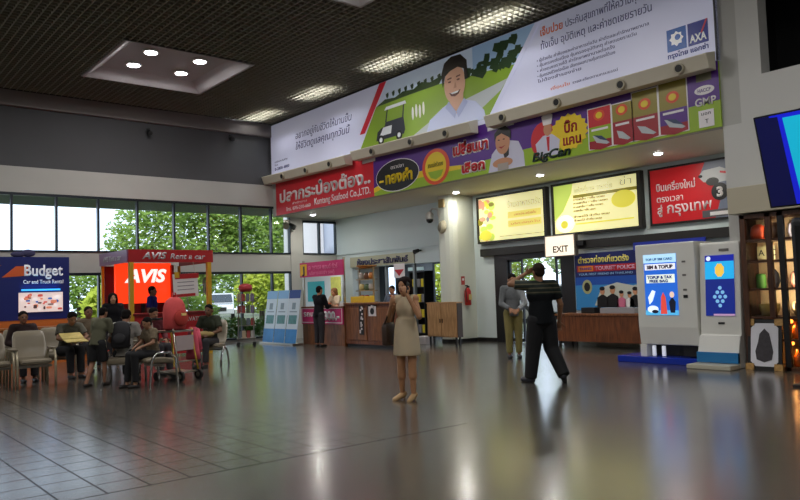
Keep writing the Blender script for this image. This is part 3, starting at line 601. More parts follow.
# backlit menu boxes
def lightbox(y0, y1, z0, z1, label, second):
    t = thing('menu_lightbox', label, 'light box', frame=on_right(XW - .1, y0, z0), group='yellow menu light boxes'); W = y0 - y1; H = z1 - z0
    fr = MB()
    for a in ((-.05, 0, -.05, H + .05), (W, W + .09, -.05, H + .05), (0, W, -.05, 0), (0, W, H, H + .05)): fr.box(a[0], a[1], a[2], a[3], -.1, .04)
    fr.build('frame', mat('lightbox_frame', (34, 32, 28), .4), t)
    e = .62
    R_(t, 0, W, 0, H, -.06, lit('menu_cream', (240, 234, 170), e), 'panel', .06)
    G = lit('menu_green', (186, 206, 96), e); Yw = lit('menu_yellow', (216, 206, 70), e); B = lit('menu_brown', (168, 146, 92), .35); Wt = lit('menu_white', (250, 248, 226), .7); Pk = lit('menu_pink', (206, 150, 120), e); Gy = lit('menu_grey', (170, 168, 140), .4)
    if second:
        P(t, [(0, .3), (.25, .5), (.5, .9), (.55, H), (0, H)], .001, G, 'leaf_picture'); O(t, (.3, .22), .26, .2, .004, Wt, 'plate_picture'); O(t, (.28, .2), .1, .09, .008, Yw, 'food_picture')
        R_(t, .55, W, H - .34, H - .27, .002, lit('menu_olive', (150, 140, 40), .3), 'rule')
        O(t, (1.86, .62), .3, .19, .004, Yw, 'lemon_picture'); R_(t, .6, 2.1, .17, .2, .002, Yw, 'rule')
        text(t, 'เครื่องดื่ม และ อาหารว่าง', .6, H - .22, .12, Gy, .002, 1.0); text(t, 'ข่า', 1.78, H - .2, .16, Gy, .002, .3)
        for k, wd in enumerate((.85, .92, .8, .6)): text(t, 'กาแฟเย็น ชาเย็น นมสด', .55, .72 - .085 * k, .045, B, .003, wd, bold=.03)
        for k, wd in enumerate((.95, .75)): text(t, 'น้ำผลไม้ น้ำดื่ม ขนม', .55, .33 - .085 * k, .045, B, .003, wd, bold=.03)
    else:
        for k in range(22):
            u = random.uniform(.04, .5); v = random.uniform(.06, H - .08); O(t, (u, v), random.uniform(.05, .13), random.uniform(.05, .12), .002 + .0015 * k, random.choice((G, G, Yw, Pk, Wt, lit('menu_olive', (150, 140, 40), .3), lit('menu_grey2', (150, 150, 160), .4))), 'food_picture')
        O(t, (.25, .15), .2, .13, .04, Yw, 'food_picture')
        for k in range(2): R_(t, 1.0, W - .1, .52 - .22 * k, .68 - .22 * k, .002, lit('menu_band', (236, 214, 110), e), 'band')
        text(t, 'ร้านอาหารตรัง', 1.0, H - .32, .16, Gy, .002, 1.05); text(t, 'อาหารว่าง เครื่องดื่ม', 1.2, .57, .06, B, .006, .7); text(t, 'บริการทุกวัน', 1.1, .35, .06, B, .006, .9); R_(t, .7, W, .08, .1, .002, Gy, 'rule')
lightbox(13.27, 11.12, 2.57, 3.68, 'lit cream menu box with food pictures at left, above the doorway', False)
lightbox(10.82, 8.6, 2.57, 3.69, 'lit cream menu box with big yellow lemon, between exit sign and red poster', True)

t = thing('flight_poster', 'red flight advert with white Thai lettering and black number three disc', 'poster', frame=on_right(XW - .05, 8.33, 2.58)); W, H = 1.74, 1.11
ra = mat('poster_red', (200, 30, 38), .35, emit=.1); R_(t, 0, W, 0, H, -.05, ra, 'panel', .05)  # faint glow put into the red, though the poster is no lamp
fr = MB()
for a in ((-.04, 0, -.04, H + .04), (W, W + .04, -.04, H + .04), (0, W, -.04, 0), (0, W, H, H + .04)): fr.box(a[0], a[1], a[2], a[3], -.05, .015)
fr.build('frame', M_black, t)
P(t, [(1.2, H), (W, H), (W, 0), (1.36, 0), (1.5, .4), (1.42, .62), (1.2, .72), (1.08, .85)], .001, mat('poster_sky', (120, 128, 150), .4), 'photo')
P(t, [(1.05, .84), (1.16, .95), (1.5, .98), (W, .86), (W, .7), (1.4, .68), (1.16, .72)], .004, mat('plane_white', (200, 202, 206), .4), 'photo_aeroplane'); O(t, (1.34, .71), .13, .08, .008, blk, 'photo_engine'); O(t, (1.1, .84), .045, .03, .008, blk, 'photo_cockpit')
P(t, [(1.5, .86), (W, .8), (W, .86), (1.5, .9)], .008, red, 'photo_stripe'); R_(t, 1.1, W, .02, .16, .006, mat('plate_grey', (90, 90, 96), .4), 'caption_strip'); R_(t, 1.26, W, .05, .12, .01, wht, 'caption')
O(t, (1.48, .5), .17, .17, .012, blk, 'number_disc'); text(t, '3', 1.415, .41, .18, wht, .016, .13, bold=.05)
text(t, 'บินเครื่องใหม่', .13, .66, .15, wht, .002, .85, bold=.02); text(t, 'ตรงเวลา', .13, .43, .13, wht, .002, .58, bold=.01); text(t, 'สู่', .13, .19, .16, wht, .002, .12, bold=.02); text(t, 'กรุงเทพ', .35, .19, .21, wht, .002, .95, bold=.015)

t = thing('exit_sign', 'small lit white EXIT sign fixed over the doorway', 'sign', frame=on_right(XW - .24, 11.02, 2.06))
R_(t, 0, .82, 0, .46, -.1, lit('exit_panel', (255, 240, 220), .7), 'panel', .1)
fr = MB()
for a in ((-.02, 0, -.02, .48), (.82, .86, -.02, .48), (0, .82, -.02, 0), (0, .82, .46, .48)): fr.box(a[0], a[1], a[2], a[3], -.1, .012)
fr.build('frame', mat('exit_frame', (110, 104, 96), .4), t); text(t, 'EXIT', .22, .08, .15, mat('exit_ink', (22, 18, 18), .5), .001, .44, bold=.02)
MB().box(.86, 1.05, .2, .3, -.12, -.02).build('bracket', M_black, t)

t = thing('header_strip', 'plain blue strip on the dark beam above the tourist police poster', 'sign', frame=on_right(XW - .14, 8.75, 2.06)); R_(t, 0, 1.6, 0, .16, -.01, mat('strip_blue', (24, 44, 150), .4, emit=.06), 'panel', .02)

t = thing('police_poster', 'blue tourist police poster with officers, behind the brown desk', 'poster', frame=on_right(XW - .036, 10.36, .8)); W, H = 1.66, 1.28
R_(t, 0, W, 0, H, -.03, mat('pp_navy', (16, 28, 96), .4), 'panel', .03); R_(t, 0, W, 0, .72, .001, mat('pp_blue', (52, 136, 200), .4), 'sky'); R_(t, 0, W, .56, .74, .003, mat('pp_blue2', (24, 78, 170), .4), 'band'); R_(t, .06, W, .86, 1.0, .002, mat('pp_red', (176, 28, 40), .4), 'red_band'); R_(t, .1, .5, .87, .99, .006, mat('pp_orange', (220, 130, 40), .4), 'orange_box')
text(t, 'ตำรวจท่องเที่ยวตรัง', .1, 1.06, .13, mat('pp_yellow', (232, 220, 110), .4), .002, 1.32, bold=.03); text(t, 'TRANG', .13, .9, .06, pur, .01, .33, bold=.03); text(t, 'TOURIST POLICE', .55, .89, .08, mat('pp_lavender', (206, 170, 200), .4), .006, 1.0, bold=.03)
text(t, 'YOUR FIRST FRIEND IN THAILAND', .1, .78, .05, mat('pp_pale', (150, 190, 230), .4), .005, 1.4); O(t, (.32, .52), .13, .16, .007, mat('pp_crest', (170, 170, 120), .4), 'crest'); O(t, (.32, .52), .08, .1, .011, blk, 'crest_centre')
P(t, [(.5, .1), (.7, .5), (1.1, .6), (1.5, .52), (W, .56), (W, .1)], .005, mat('pp_cloud', (196, 200, 190), .4), 'cloud')
for u, cc, s in ((.72, blk, 1.1), (.98, blk, 1.15), (1.2, mat('pp_pink', (206, 110, 140), .4), .9), (1.4, wht, .85), (1.54, blk, 1.05)):
    P(t, [(u - .14 * s, .06), (u - .13 * s, .25 * s), (u, .32 * s), (u + .12 * s, .25 * s), (u + .12 * s, .06)], .009, cc, 'photo_uniform'); O(t, (u, .38 * s), .055 * s, .075 * s, .013, bsk, 'photo_face'); O(t, (u, .43 * s), .062 * s, .04 * s, .017, blk, 'photo_cap')
# ------------------------------------------------------------------ doorway
d = MB(); d.box(XW - .02, XW + .16, 12.45, 12.88, 0, 2.19).box(XW - .02, XW + .16, 10.4, 10.78, 0, 2.19).box(XW - .02, XW + .16, 10.78, 12.45, 2.06, 2.19)
o = d.build('door_1', mat('door_dark', (26, 27, 30), .4)); structure(o)
for y0, y1 in ((12.0, 12.45), (10.78, 10.98)):
    q = MB().box(XW + .04, XW + .09, y0, y0 + .04, 0.02, 2.06).box(XW + .04, XW + .09, y1 - .04, y1, 0.02, 2.06).box(XW + .04, XW + .09, y0 + .04, y1 - .04, .02, .1).box(XW + .04, XW + .09, y0 + .04, y1 - .04, 2.0, 2.06).build('door_leaf', M_alu, o)
    MB().box(XW + .06, XW + .066, y0 + .04, y1 - .04, .1, 2.0).build('door_pane', M_glass, q)
# office behind the hatch
def lit(name, c, e=.5, ec=None): return mat(name, c, .35, emit=e, ec=ec)
M_off = mat('office_wall', (84, 92, 100), .7)
q = MB(); q.box(15.6, 15.7, 14.2, 16.7, 0, 2.7).box(15.6, 15.7, 17.25, 19.1, 0, 2.7).box(15.6, 15.7, 19.75, YW, 0, 2.7).box(15.6, 15.7, 16.7, 17.25, 2.25, 2.7).box(15.6, 15.7, 16.7, 17.25, 0, .7).box(15.6, 15.7, 19.1, 19.75, 2.25, 2.7).box(15.6, 15.7, 19.1, 19.75, 0, .7).box(XW + .2, 15.6, 14.1, 14.2, 0, 2.7)
structure(q.build('wall_office', M_off)); structure(MB().box(XW + .2, 15.7, 14.1, YW, 2.7, 2.8).build('ceiling_office', M_off))
structure(MB().box(XW + .2, 17.2, -6, 14.1, 3.95, 4.1).build('ceiling_porch', M_white))
structure(MB().box(XW + .2, 15.7, YW, YW + .15, 0, 7.5).box(15.7, 17.3, YW, YW + .15, 4.1, 7.5).box(17.2, 17.3, -6, YW, 4.1, 7.5).build('wall_porch', M_wall))
k_ += 1
for y0, y1 in ((16.7, 17.25), (19.1, 19.75)):
    k_ += 1
    q = MB().box(15.6, 15.66, y0, y0 + .04, .7, 2.25).box(15.6, 15.66, y1 - .04, y1, .7, 2.25).box(15.6, 15.66, y0 + .04, y1 - .04, .7, .75).box(15.6, 15.66, y0 + .04, y1 - .04, 2.2, 2.25).build('window_%d' % k_, M_alu); structure(q)
    MB().box(15.62, 15.626, y0 + .04, y1 - .04, .75, 2.2).build('window_pane', M_glass, q)
t = thing('office_fill_lamp', 'unseen lamp added to brighten the office behind the hatch', 'ceiling light', (14.7, 17.2, 2.7)); MB().box(-.15, .15, -.6, .6, -.06, 0).build('lamp_body', M_white, t); MB().box(-.12, .12, -.57, .57, -.075, -.06).build('diffuser', lit('office_fill_glow', (255, 255, 255), 3), t); area('lamp', t, (0, 0, -.09), .24, 22, (.92, .97, 1), 'RECTANGLE', 1.1)  # unseen ceiling lamp, added to lift the dark office interior
# hatch posts and lettering on the lintel
for y in (17.4, 16.1):
    structure(MB().box(XW + .02, XW + .1, y - .04, y + .04, 0, 2.16).build('trim_post', mat('post_grey', (120, 128, 132), .5)))
t = thing('office_lettering', 'dark Thai lettering on the pale lintel over the office hatch', 'sign', frame=on_right(XW - .046, 19.0, 2.24)); R_(t, -.15, 3.0, -.06, .26, -.03, mat('lintel_cream', (176, 174, 150), .5), 'board', .03); text(t, 'ห้องประชาสัมพันธ์', .25, .0, .17, mat('lintel_ink', (58, 54, 92), .5), 0, 2.5, bold=.03, th=.02)
t = thing('wall_spotlight', 'small black spotlight on the wall above the office lettering', 'spotlight', (XW - .1, 15.72, 2.52)); MB().cone((0, 0, 0), (-.16, 0, -.05), .05, .065, 16).build('lamp_head', M_black, t); MB().box(-.02, .1, -.02, .02, -.02, .02).build('bracket', M_black, t)

# ------------------------------------------------------------------ counters on the right of the window wall
brown = wood('brown_veneer', (92, 50, 26), (132, 76, 40)); brown2 = wood('counter_wood', (104, 62, 34), (146, 92, 52)); ply = wood('pale_plywood', (176, 132, 88), (206, 164, 118))
pink = mat('pink_print', (206, 40, 112), .5); white_p = mat('white_print', (232, 226, 226), .5)
t = thing('tour_booth', 'tour booth with pink signs, yellow letter box and brown counter', 'booth', (10.9, 17.5, 0))
MB().box(0, .06, -2.0, 0, .0, .98).box(.06, .55, -2.0, -1.95, 0, .98).box(.06, .55, -.05, 0, 0, .98).build('counter_front', brown2, t); MB().box(-.04, .6, -2.02, .02, .98, 1.03).build('counter_top', brown, t, bevel=.008)
for y in (-.03, -1.97): MB().box(.02, .07, y - .025, y + .025, 1.03, 2.3).build('post', M_steel, t)
MB().box(1.15, 1.2, -.3, 1.75, 0.0, 2.2).build('back_panel', mat('booth_white', (206, 214, 216), .5), t)
MB().box(1.13, 1.15, .6, 1.5, 1.15, 1.75).build('teal_board', mat('teal', (40, 168, 176), .5), t); MB().box(1.13, 1.15, -.25, .25, 1.15, 1.85).build('yellow_board', mat('yellow_poster', (206, 208, 96), .5, var=.3, vscale=8), t)
MB().cone((.1, -1.8, 2.2), (.1, -.2, 2.2), .015, .015, 8).build('fill_tube', mat('booth_fill_glow', (250, 250, 255), .4, emit=6), t); area('booth_fill', t, (.14, -1, 2.2), .1, 14, (.95, 1, 1), 'RECTANGLE', 1.6, (0, rad(-50), 0))  # tube and area lamp added to brighten the booth's back panel
for y in (0, -.28): MB().box(.05, 1.15, y - .02, y + .02, 2.2, 2.24).build('top_rail', M_steel, t)
s = MB().box(-.02, .02, -2.02, .06, 1.84, 2.24).build('top_sign', pink, t)
fa = on_right(-.022, .06, 1.84)
def sub(parent, fr): o = bpy.data.objects.new('x', None); return o
def place(o, fr):
    if o: o.matrix_local = fr
    return o
q = place(MB().box(.03, .36, .04, .36, 0, .006).build('letter_box', mat('booth_yellow', (240, 190, 40), .5), s), fa); text(q, 'J', .12, .1, .2, mat('booth_ink', (60, 24, 40), .5), .007, .14, bold=.05)
place(text(s, 'เจ ทราเวล แอนด์ ทัวร์', .45, .2, .12, mat('pink_pale', (236, 130, 170), .5), .002, 1.4, bold=.02), fa); place(text(s, 'บริการรถเช่า รถตู้', .5, .06, .09, mat('pink_pale', (236, 130, 170), .5), .002, 1.2), fa)
s = MB().box(-.03, -.003, -1.98, .02, .56, 1.02).build('price_sign', pink, t); fb = on_right(-.032, .02, .56)
q = MB()
for a in ((.03, 1.97, .03, .05), (.03, 1.97, .41, .43), (.03, .05, .05, .41), (1.95, 1.97, .05, .41)): q.box(a[0], a[1], a[2], a[3], 0, .005)
place(q.build('border', white_p, s), fb); place(text(s, 'รถเช่า', .12, .2, .14, white_p, .001, .7, bold=.03), fb); place(text(s, '800.-', 1.1, .12, .22, white_p, .001, .75, bold=.05), fb)
def simple(name, label, cat, m, fn, bevel=0, smooth=False, group=None):
    b_ = MB(); fn(b_); return tag(b_.build(name, m, None, smooth, bevel), label, cat, group)
random.seed(5)
for y, c, lb in ((16.6, (206, 96, 60), 'small orange leaflet stack on the tour booth counter'), (15.75, (226, 226, 222), 'white leaflet stack at right end of the tour booth counter')):
    simple('leaflet_stack', lb, 'leaflets', mat('leaf%d' % int(y), c), lambda b_: b_.box(11.0, 11.2, y - .1, y + .1, 1.03, 1.12), .003)

t = thing('wooden_counter', 'dark brown wooden service counter with panelled front beside the tour booth', 'counter', (10.9, 15.44, 0))
MB().box(0, .05, -1.95, 0, .08, 1.07).box(.05, .6, -1.95, -1.9, .08, 1.07).box(.05, .6, -.05, 0, .08, 1.07).build('counter_front', brown, t)
MB().box(.03, .58, -1.93, -.02, 0, .08).build('plinth', M_black, t); MB().box(-.05, .66, -1.98, .03, 1.07, 1.11).build('counter_top', brown2, t, bevel=.008)
for a in (-.9, -1.88): MB().box(-.02, 0, a, a + .8, .18, .98).build('front_panel', brown2, t, bevel=.01)
random.seed(2)
for (a, z0, z1, u) in ((-.62, .32, 1.04, .18), (-.98, .84, 1.06, .34)):
    p = MB().box(-.028, -.021, a - u, a, z0, z1).build('notice', mat('notice_black', (28, 28, 28), .6), t)
    q = MB()
    for k in range(14 if z1 - z0 > .4 else 7):
        yy = a - random.uniform(.03, u - .03); zz = random.uniform(z0 + .04, z1 - .04); q.box(-.033, -.028, yy - .028, yy + .028, zz - .025, zz + .025)
    q.build('notice_print', white_p, p)
p = MB().box(-.03, -.021, -1.32, -1.02, .78, 1.02).build('notice', white_p, t); MB().cone((-.034, -1.17, .9), (-.029, -1.17, .9), .08, .08, 18).build('notice_print', M_black, p)
simple('yellow_box', 'bright yellow box on the wooden counter by its left end', 'box', mat('yellow_box', (230, 190, 50), .5), lambda b_: b_.box(11.0, 11.35, 14.78, 15.34, 1.11, 1.27), .01)
t = thing('souvenir_stand', 'low souvenir stand with shelves and an orange tray, standing behind the yellow box', 'stand', (11.35, 15.42, 1.11))
for a in (0, -.6): MB().box(0, .03, a - .015, a + .015, 0, .9).build('upright', mat('stand_tan', (150, 130, 96), .6), t)
for z in (.02, .31, .6, .88): MB().box(-.1, .13, -.62, .02, z - .02, z).build('shelf', mat('stand_tan', (150, 130, 96), .6), t)
cs = [(196, 120, 50), (170, 60, 50), (200, 180, 120), (90, 110, 80), (180, 170, 160), (120, 80, 60)]
for j, z in enumerate((1.13, 1.42, 1.71)):
    for i in range(3):
        c = cs[(i + 2 * j) % 6]; b_ = MB().lathe([(.05, 0), (.075, .05), (.07, .13), (.04, .17)], (11.36, 15.31 - .2 * i, z), 12)
        tag(b_.build('souvenir_jar', mat('jar%d%d%d' % c, c, .4), None, True), '%s souvenir jar, %s on the %s shelf of the souvenir stand' % (('ochre', 'brick red', 'cream', 'grey green', 'pale grey', 'brown')[(i + 2 * j) % 6], ('left', 'middle', 'right')[i], ('lowest', 'middle', 'upper')[j]), 'jar', 'souvenir jars')
simple('wicker_tray', 'shallow orange wicker tray on top of the souvenir stand', 'tray', mat('wicker', (190, 130, 70), .8, var=.3, vscale=30), lambda b_: b_.lathe([(.16, 0), (.27, .05), (.27, .07), (.15, .025)], (11.36, 15.1, 1.99), 20))
t = thing('placard', 'small white placard with red wedge on a thin post, above counter end', 'placard', (11.25, 13.62, 1.11)); MB().cone((0, 0, 0), (0, 0, .6), .01, .01, 8).build('post', M_steel, t); MB().lathe([(.08, 0), (.08, .012)], n=16).build('base', M_black, t)
q = MB().box(-.02, -.01, -.2, .2, .58, .92).build('board', white_p, t); place(MB().poly([(.02, .2), (.38, .2), (.2, .04)], 0, .004).build('wedge', mat('placard_red', (190, 40, 50), .5), q), on_right(-.021, .2, .58))

t = thing('plywood_cabinet', 'pale plywood two-door cabinet standing before the rounded column', 'cabinet', (12.35, 13.93, 0))
MB().box(.02, .2, -1.06, 0, .2, 1.03).build('body', ply, t); MB().box(-.01, .22, -1.08, .02, 1.03, 1.06).build('top', ply, t)
for i in range(2):
    q = MB().box(0, .02, -.52 - .53 * i, -.01 - .53 * i, .22, 1.02).build('door', ply, t, bevel=.004); MB().box(-.015, 0, (-.5 if i == 0 else -.58), (-.48 if i == 0 else -.56), .55, .65).build('handle', M_black, q)
MB().box(.03, .2, -1.08, -1.06, .2, 1.03).build('side_panel', mat('dark_side', (60, 44, 34), .5), t)
for a in (-.06, -1.0):
    for x in (.05, .17): MB().box(x - .02, x + .02, a - .02, a + .02, 0, .2).build('leg', M_black, t)
simple('white_carton', 'white carton on the floor at left of the plywood cabinet', 'carton', white_p, lambda b_: b_.box(12.3, 12.6, 13.95, 14.3, 0, .2), .01)
t = thing('snack_rack', 'dark snack rack with yellow packets, right behind the woman in the dress', 'rack', (14.15, 16.72, 0)); MB().box(.3, .34, -.7, 0, 0, 1.95).box(0, .3, -.7, -.66, 0, 1.95).box(0, .3, -.04, 0, 0, 1.95).build('back', M_black, t)
for z in (.1, .55, 1.0, 1.45, 1.91): MB().box(0, .3, -.66, -.04, z, z + .03).build('shelf', M_black, t)
MB().box(-.02, 0, -.7, 0, 1.97, 2.07).build('header', lit('rack_header', (190, 214, 214), .2), t)
random.seed(9)
for i, z in enumerate((.13, .58, 1.03, 1.48)):
    for j in range(3):
        yl = (i + j) % 3 != 1; tag(MB().box(14.2, 14.3, 16.64 - .2 * j - .16, 16.64 - .2 * j, z, z + .24).build('snack_packet', mat('packet_yellow', (222, 200, 40), .4) if yl else mat('packet_grey', (130, 126, 130), .4), None, bevel=.02),
            '%s packet, %s on the %s shelf of the dark snack rack' % ('yellow' if yl else 'grey', ('left', 'centre', 'right')[j], ('bottom', 'second lowest', 'third', 'top')[i]), 'packet', 'snack packets')

# leaning banner stands
for i, (y, lb) in enumerate(((18.95, 'white and blue standing banner furthest left of the row by the window corner'), (18.33, 'white and blue standing banner in the middle of the row'), (17.71, 'white and blue standing banner with dark blue head, beside the tour booth'))):
    t = thing('standing_banner', lb, 'banner', (10.42, y, 0), group='blue and white standing banners')
    o = bpy.data.objects.new('banner_sheet', None)
    b_ = MB(); b_.add([(0, -.58, .05), (0, 0, .05), (.22, 0, 1.5), (.22, -.58, 1.5), (.012, -.58, .05), (.012, 0, .05), (.232, 0, 1.5), (.232, -.58, 1.5)], [(0, 1, 2, 3), (7, 6, 5, 4), (0, 4, 5, 1), (1, 5, 6, 2), (2, 6, 7, 3), (3, 7, 4, 0)])
    sheet = b_.build('sheet', mat('banner_sheet', (206, 222, 232), .5), t)
    def strip(v0, v1, a0, a1, m, nm, dz=.003):
        f = lambda v: .22 * v / 1.45
        MB().add([(f(v0) - dz, -.58 + a0, .05 + v0), (f(v0) - dz, -.58 + a1, .05 + v0), (f(v1) - dz, -.58 + a1, .05 + v1), (f(v1) - dz, -.58 + a0, .05 + v1), (f(v0), -.58 + a0, .05 + v0), (f(v0), -.58 + a1, .05 + v0), (f(v1), -.58 + a1, .05 + v1), (f(v1), -.58 + a0, .05 + v1)], [(0, 1, 2, 3), (7, 6, 5, 4), (0, 4, 5, 1), (1, 5, 6, 2), (2, 6, 7, 3), (3, 7, 4, 0)]).build(nm, m, sheet)
    strip(0, .38, 0, .58, mat('stand_blue', (38, 130, 196), .5, var=.25, vscale=5), 'blue_foot'); strip(1.22, 1.45, 0, .58, mat('stand_navy', (30, 66, 140), .5) if i == 2 else mat('stand_sky', (130, 180, 222), .5), 'head_band')
    strip(.52, .76, .08, .5, mat('stand_photo', (70, 130, 130), .5, var=.6, vscale=9), 'picture'); strip(.92, 1.1, .2, .38, mat('stand_grey', (130, 150, 160), .5), 'emblem'); strip(.84, .87, .1, .48, mat('stand_grey', (130, 150, 160), .5), 'text_line')
    MB().box(-.1, .25, -.6, .02, 0, .05).build('base', M_steel, t, bevel=.01); MB().cone((.12, -.29, .05), (.235, -.29, 1.49), .012, .012, 8).build('pole', M_steel, t)

# brochure rack on wheels
t = thing('brochure_rack', 'wheeled brochure rack with a red top by the window wall', 'rack', (9.7, 18.55, 0), rz=-.5)
for a in (-.22, .22):
    for b2 in (-.16, .16): MB().cone((a, b2, .1), (a * .8, b2 * .8, 1.5), .012, .012, 8).build('upright', M_steel, t)
for z in (.2, .55, .9, 1.22): MB().box(-.26, .26, -.2, .2, z, z + .02).build('shelf', M_steel, t)
for a in (-.22, .22):
    for b2 in (-.16, .16): MB().cone((a, b2 - .015, .05), (a, b2 + .015, .05), .05, .05, 14).build('wheel', M_black, t)
MB().lathe([(.14, 1.5), (.2, 1.58), (.17, 1.68), (.06, 1.73)], n=18).build('red_top', mat('rack_red', (176, 50, 56), .6), t, True)
random.seed(4)
for j, z in enumerate((.22, .57, .92, 1.24)):
    for i in range(4):
        c = random.choice([(150, 60, 56), (90, 100, 110), (176, 160, 130), (70, 90, 60), (120, 110, 150), (190, 186, 180)]); th = rad(-28.6)
        lx, ly = -.18 + .12 * i, -.12; x = 9.7 + lx * math.cos(-.5) - ly * math.sin(-.5); y = 18.55 + lx * math.sin(-.5) + ly * math.cos(-.5)
        b_ = MB().box(-.05, .05, -.02, .02, 0, .2); o = b_.build('brochure', mat('broch%d%d%d' % c, c)); o.location = (x, y, z); o.rotation_euler = (rad(-6), 0, -.5)
        tag(o, 'brochure, %s on the %s shelf of the wheeled rack' % (('first from the left', 'second from the left', 'third from the left', 'furthest right')[i], ('bottom', 'second', 'third', 'top')[j]), 'brochure', 'brochures on the wheeled rack')

# ------------------------------------------------------------------ rental booths
ared = mat('rental_red', (176, 26, 34), .4); apost = mat('rental_yellow', (206, 160, 36), .5)
t = thing('red_rental_booth', 'red car rental booth with glowing orange sign and yellow posts', 'booth', (5.92, 17, 0))
MB().box(0, 2.08, -.03, .03, 2.24, 2.54).build('front_fascia', ared, t); MB().box(-.03, .03, .03, 2.0, 2.24, 2.54).build('side_fascia', mat('rental_side_blue_lit', (150, 112, 150), .35), t); MB().box(2.05, 2.11, .03, 2.0, 2.24, 2.54).build('side_fascia', ared, t)  # purple cast of blue light on the red left side put into its colour
MB().box(.03, 2.05, .03, 2.0, 2.42, 2.46).build('roof', ared, t)
place(text(t, 'AVIS', .3, 2.32, .16, mat('rental_grey', (196, 190, 194), .4), .001, .6, bold=.03, shear=.25), Matrix(((1, 0, 0, 0), (0, 0, -1, -.032), (0, 1, 0, 0), (0, 0, 0, 1)))); place(text(t, 'Rent a car', .98, 2.32, .13, mat('rental_grey', (196, 190, 194), .4), .001, .9, bold=.02, shear=.25), Matrix(((1, 0, 0, 0), (0, 0, -1, -.032), (0, 1, 0, 0), (0, 0, 0, 1))))
place(text(t, 'AVIS Rent a car', .3, 2.32, .13, mat('rental_grey', (196, 190, 194), .4), .001, 1.3, bold=.02, shear=.25), Matrix(((0, 0, -1, -.032), (-1, 0, 0, 2.0), (0, 1, 0, 0), (0, 0, 0, 1))))
for x in (.06, 1.98): MB().box(x - .05, x + .05, -.04, .06, 0, 2.24).build('post', apost, t)
for x in (.04, 2.04): MB().box(x - .03, x + .03, 1.94, 2.0, 0, 2.24).build('post', apost, t)
MB().box(-.02, .02, .06, 1.94, .05, 1.1).build('side_panel', mat('rental_pale', (170, 166, 176), .5), t)
MB().box(.08, 1.66, 1.94, 2.0, .05, 2.24).build('back_panel', mat('rental_maroon', (80, 18, 40), .5), t)
MB().box(.1, 2.0, -.02, .04, .05, 1.0).build('counter_front', ared, t); MB().box(.08, 2.04, -.1, .42, 1.0, 1.05).build('counter_top', mat('rental_top', (120, 24, 30), .4), t, bevel=.006)
place(text(t, 'RESERVATION', 1.1, .82, .1, mat('rental_grey', (196, 190, 194), .4), .001, .8, bold=.02), Matrix(((1, 0, 0, 0), (0, 0, -1, -.022), (0, 1, 0, 0), (0, 0, 0, 1))))
q = MB().box(.2, 1.62, 1.5, 1.6, 1.28, 2.3).build('light_sign', lit('rental_glow', (255, 62, 22), 1.0), t)
place(text(q, 'AVIS', .42, 1.82, .32, lit('rental_glow_white', (255, 244, 236), 1.1), .001, 1.08, bold=.04, shear=.25), Matrix(((1, 0, 0, 0), (0, 0, -1, 1.499), (0, 1, 0, 0), (0, 0, 0, 1))))
MB().box(.86, .94, 1.5, 1.6, 0.05, 1.28).build('sign_leg', M_black, t); MB().box(1.6, 1.66, 1.4, 1.94, .05, 2.24).build('side_post', ared, t)
t = thing('price_board', 'white price board with red edge hung at the front of the red booth', 'board', (7.25, 16.9, 0), rz=0)
R = Matrix.Rotation(rad(-3), 3, 'Y'); MB().obox((0, 0, 1.68), (.62, .02, .56), R).build('board', white_p, t); MB().obox((.03, -.012, 1.9), (.6, .006, .12), R).build('head_strip', ared, t); MB().obox((-.05, -.012, 1.44), (.58, .006, .07), R).build('foot_strip', ared, t)
MB().obox((-.22, -.016, 1.93), (.12, .006, .14), R).build('shell_mark', apost, t)
for k in range(3): MB().obox((0, -.012, 1.76 - .09 * k), (.42, .006, .018), R).build('text_line', mat('grey_ink', (130, 120, 130), .5), t)
for x in (-.25, .25): MB().cone((x, 0.0, 1.96), (x * .9, .07, 2.25), .006, .006, 6).build('cord', M_steel, t)
MB().cone((.05, .02, 1.4), (.08, .02, 1.05), .012, .012, 8).build('stem', M_steel, t)

bblue = mat('budget_blue', (20, 34, 108), .4); 
t = thing('blue_rental_booth', 'blue car rental booth with white lettering and a lit picture at far left', 'booth', (2.2, 18.8, 0))
MB().box(0, 2.92, 0, .08, .98, 2.46).build('back_board', bblue, t); MB().box(0, 2.92, .01, .08, 0, .98).build('lower_board', mat('budget_orange', (206, 110, 40), .5), t)
MB().box(0, 3.2, -.9, -.82, 0, .78).build('counter_front', mat('budget_orange', (206, 110, 40), .5), t); MB().box(-.02, 3.22, -.95, -.4, .78, .83).build('counter_top', wood('budget_top', (140, 80, 36), (176, 110, 56)), t, bevel=.006)
fr_ = Matrix(((1, 0, 0, 0), (0, 0, -1, -.002), (0, 1, 0, 0), (0, 0, 0, 1)))
bo = mat('budget_orange2', (214, 96, 44), .4); place(MB().poly([(0, 2.22), (1.45, 2.26), (1.0, 2.06), (0, 2.1)], 0, .004).build('orange_stripe', bo, t), fr_); place(MB().poly([(1.45, 1.98), (2.0, 2.02), (2.0, 2.24), (1.75, 2.24)], 0, .004).build('orange_wedge', bo, t), fr_)
wl = lit('budget_white', (236, 238, 246), .15)
place(text(t, 'Budget', 1.92, 2.02, .26, wl, .006, .85, bold=.025), fr_); place(text(t, 'Car and Truck Rental', 1.9, 1.83, .09, wl, .006, .88, bold=.015), fr_)
q = MB().box(1.8, 2.76, -.03, 0, 1.16, 1.62).build('lit_picture', lit('picture_base', (226, 206, 200), .6), t); random.seed(8)
for k in range(34):
    u = random.uniform(1.86, 2.7); v = random.uniform(1.2, 1.58); place(MB().oval((u, v), random.uniform(.02, .07), random.uniform(.015, .04), .031 + .0006 * k, .033 + .0006 * k, 8, .2).build('picture_patch', random.choice((lit('pp1', (200, 90, 80), .5), lit('pp2', (240, 236, 236), .6), lit('pp3', (60, 110, 180), .5), lit('pp4', (90, 70, 70), .3), lit('pp5', (220, 140, 110), .5))), q), fr_)
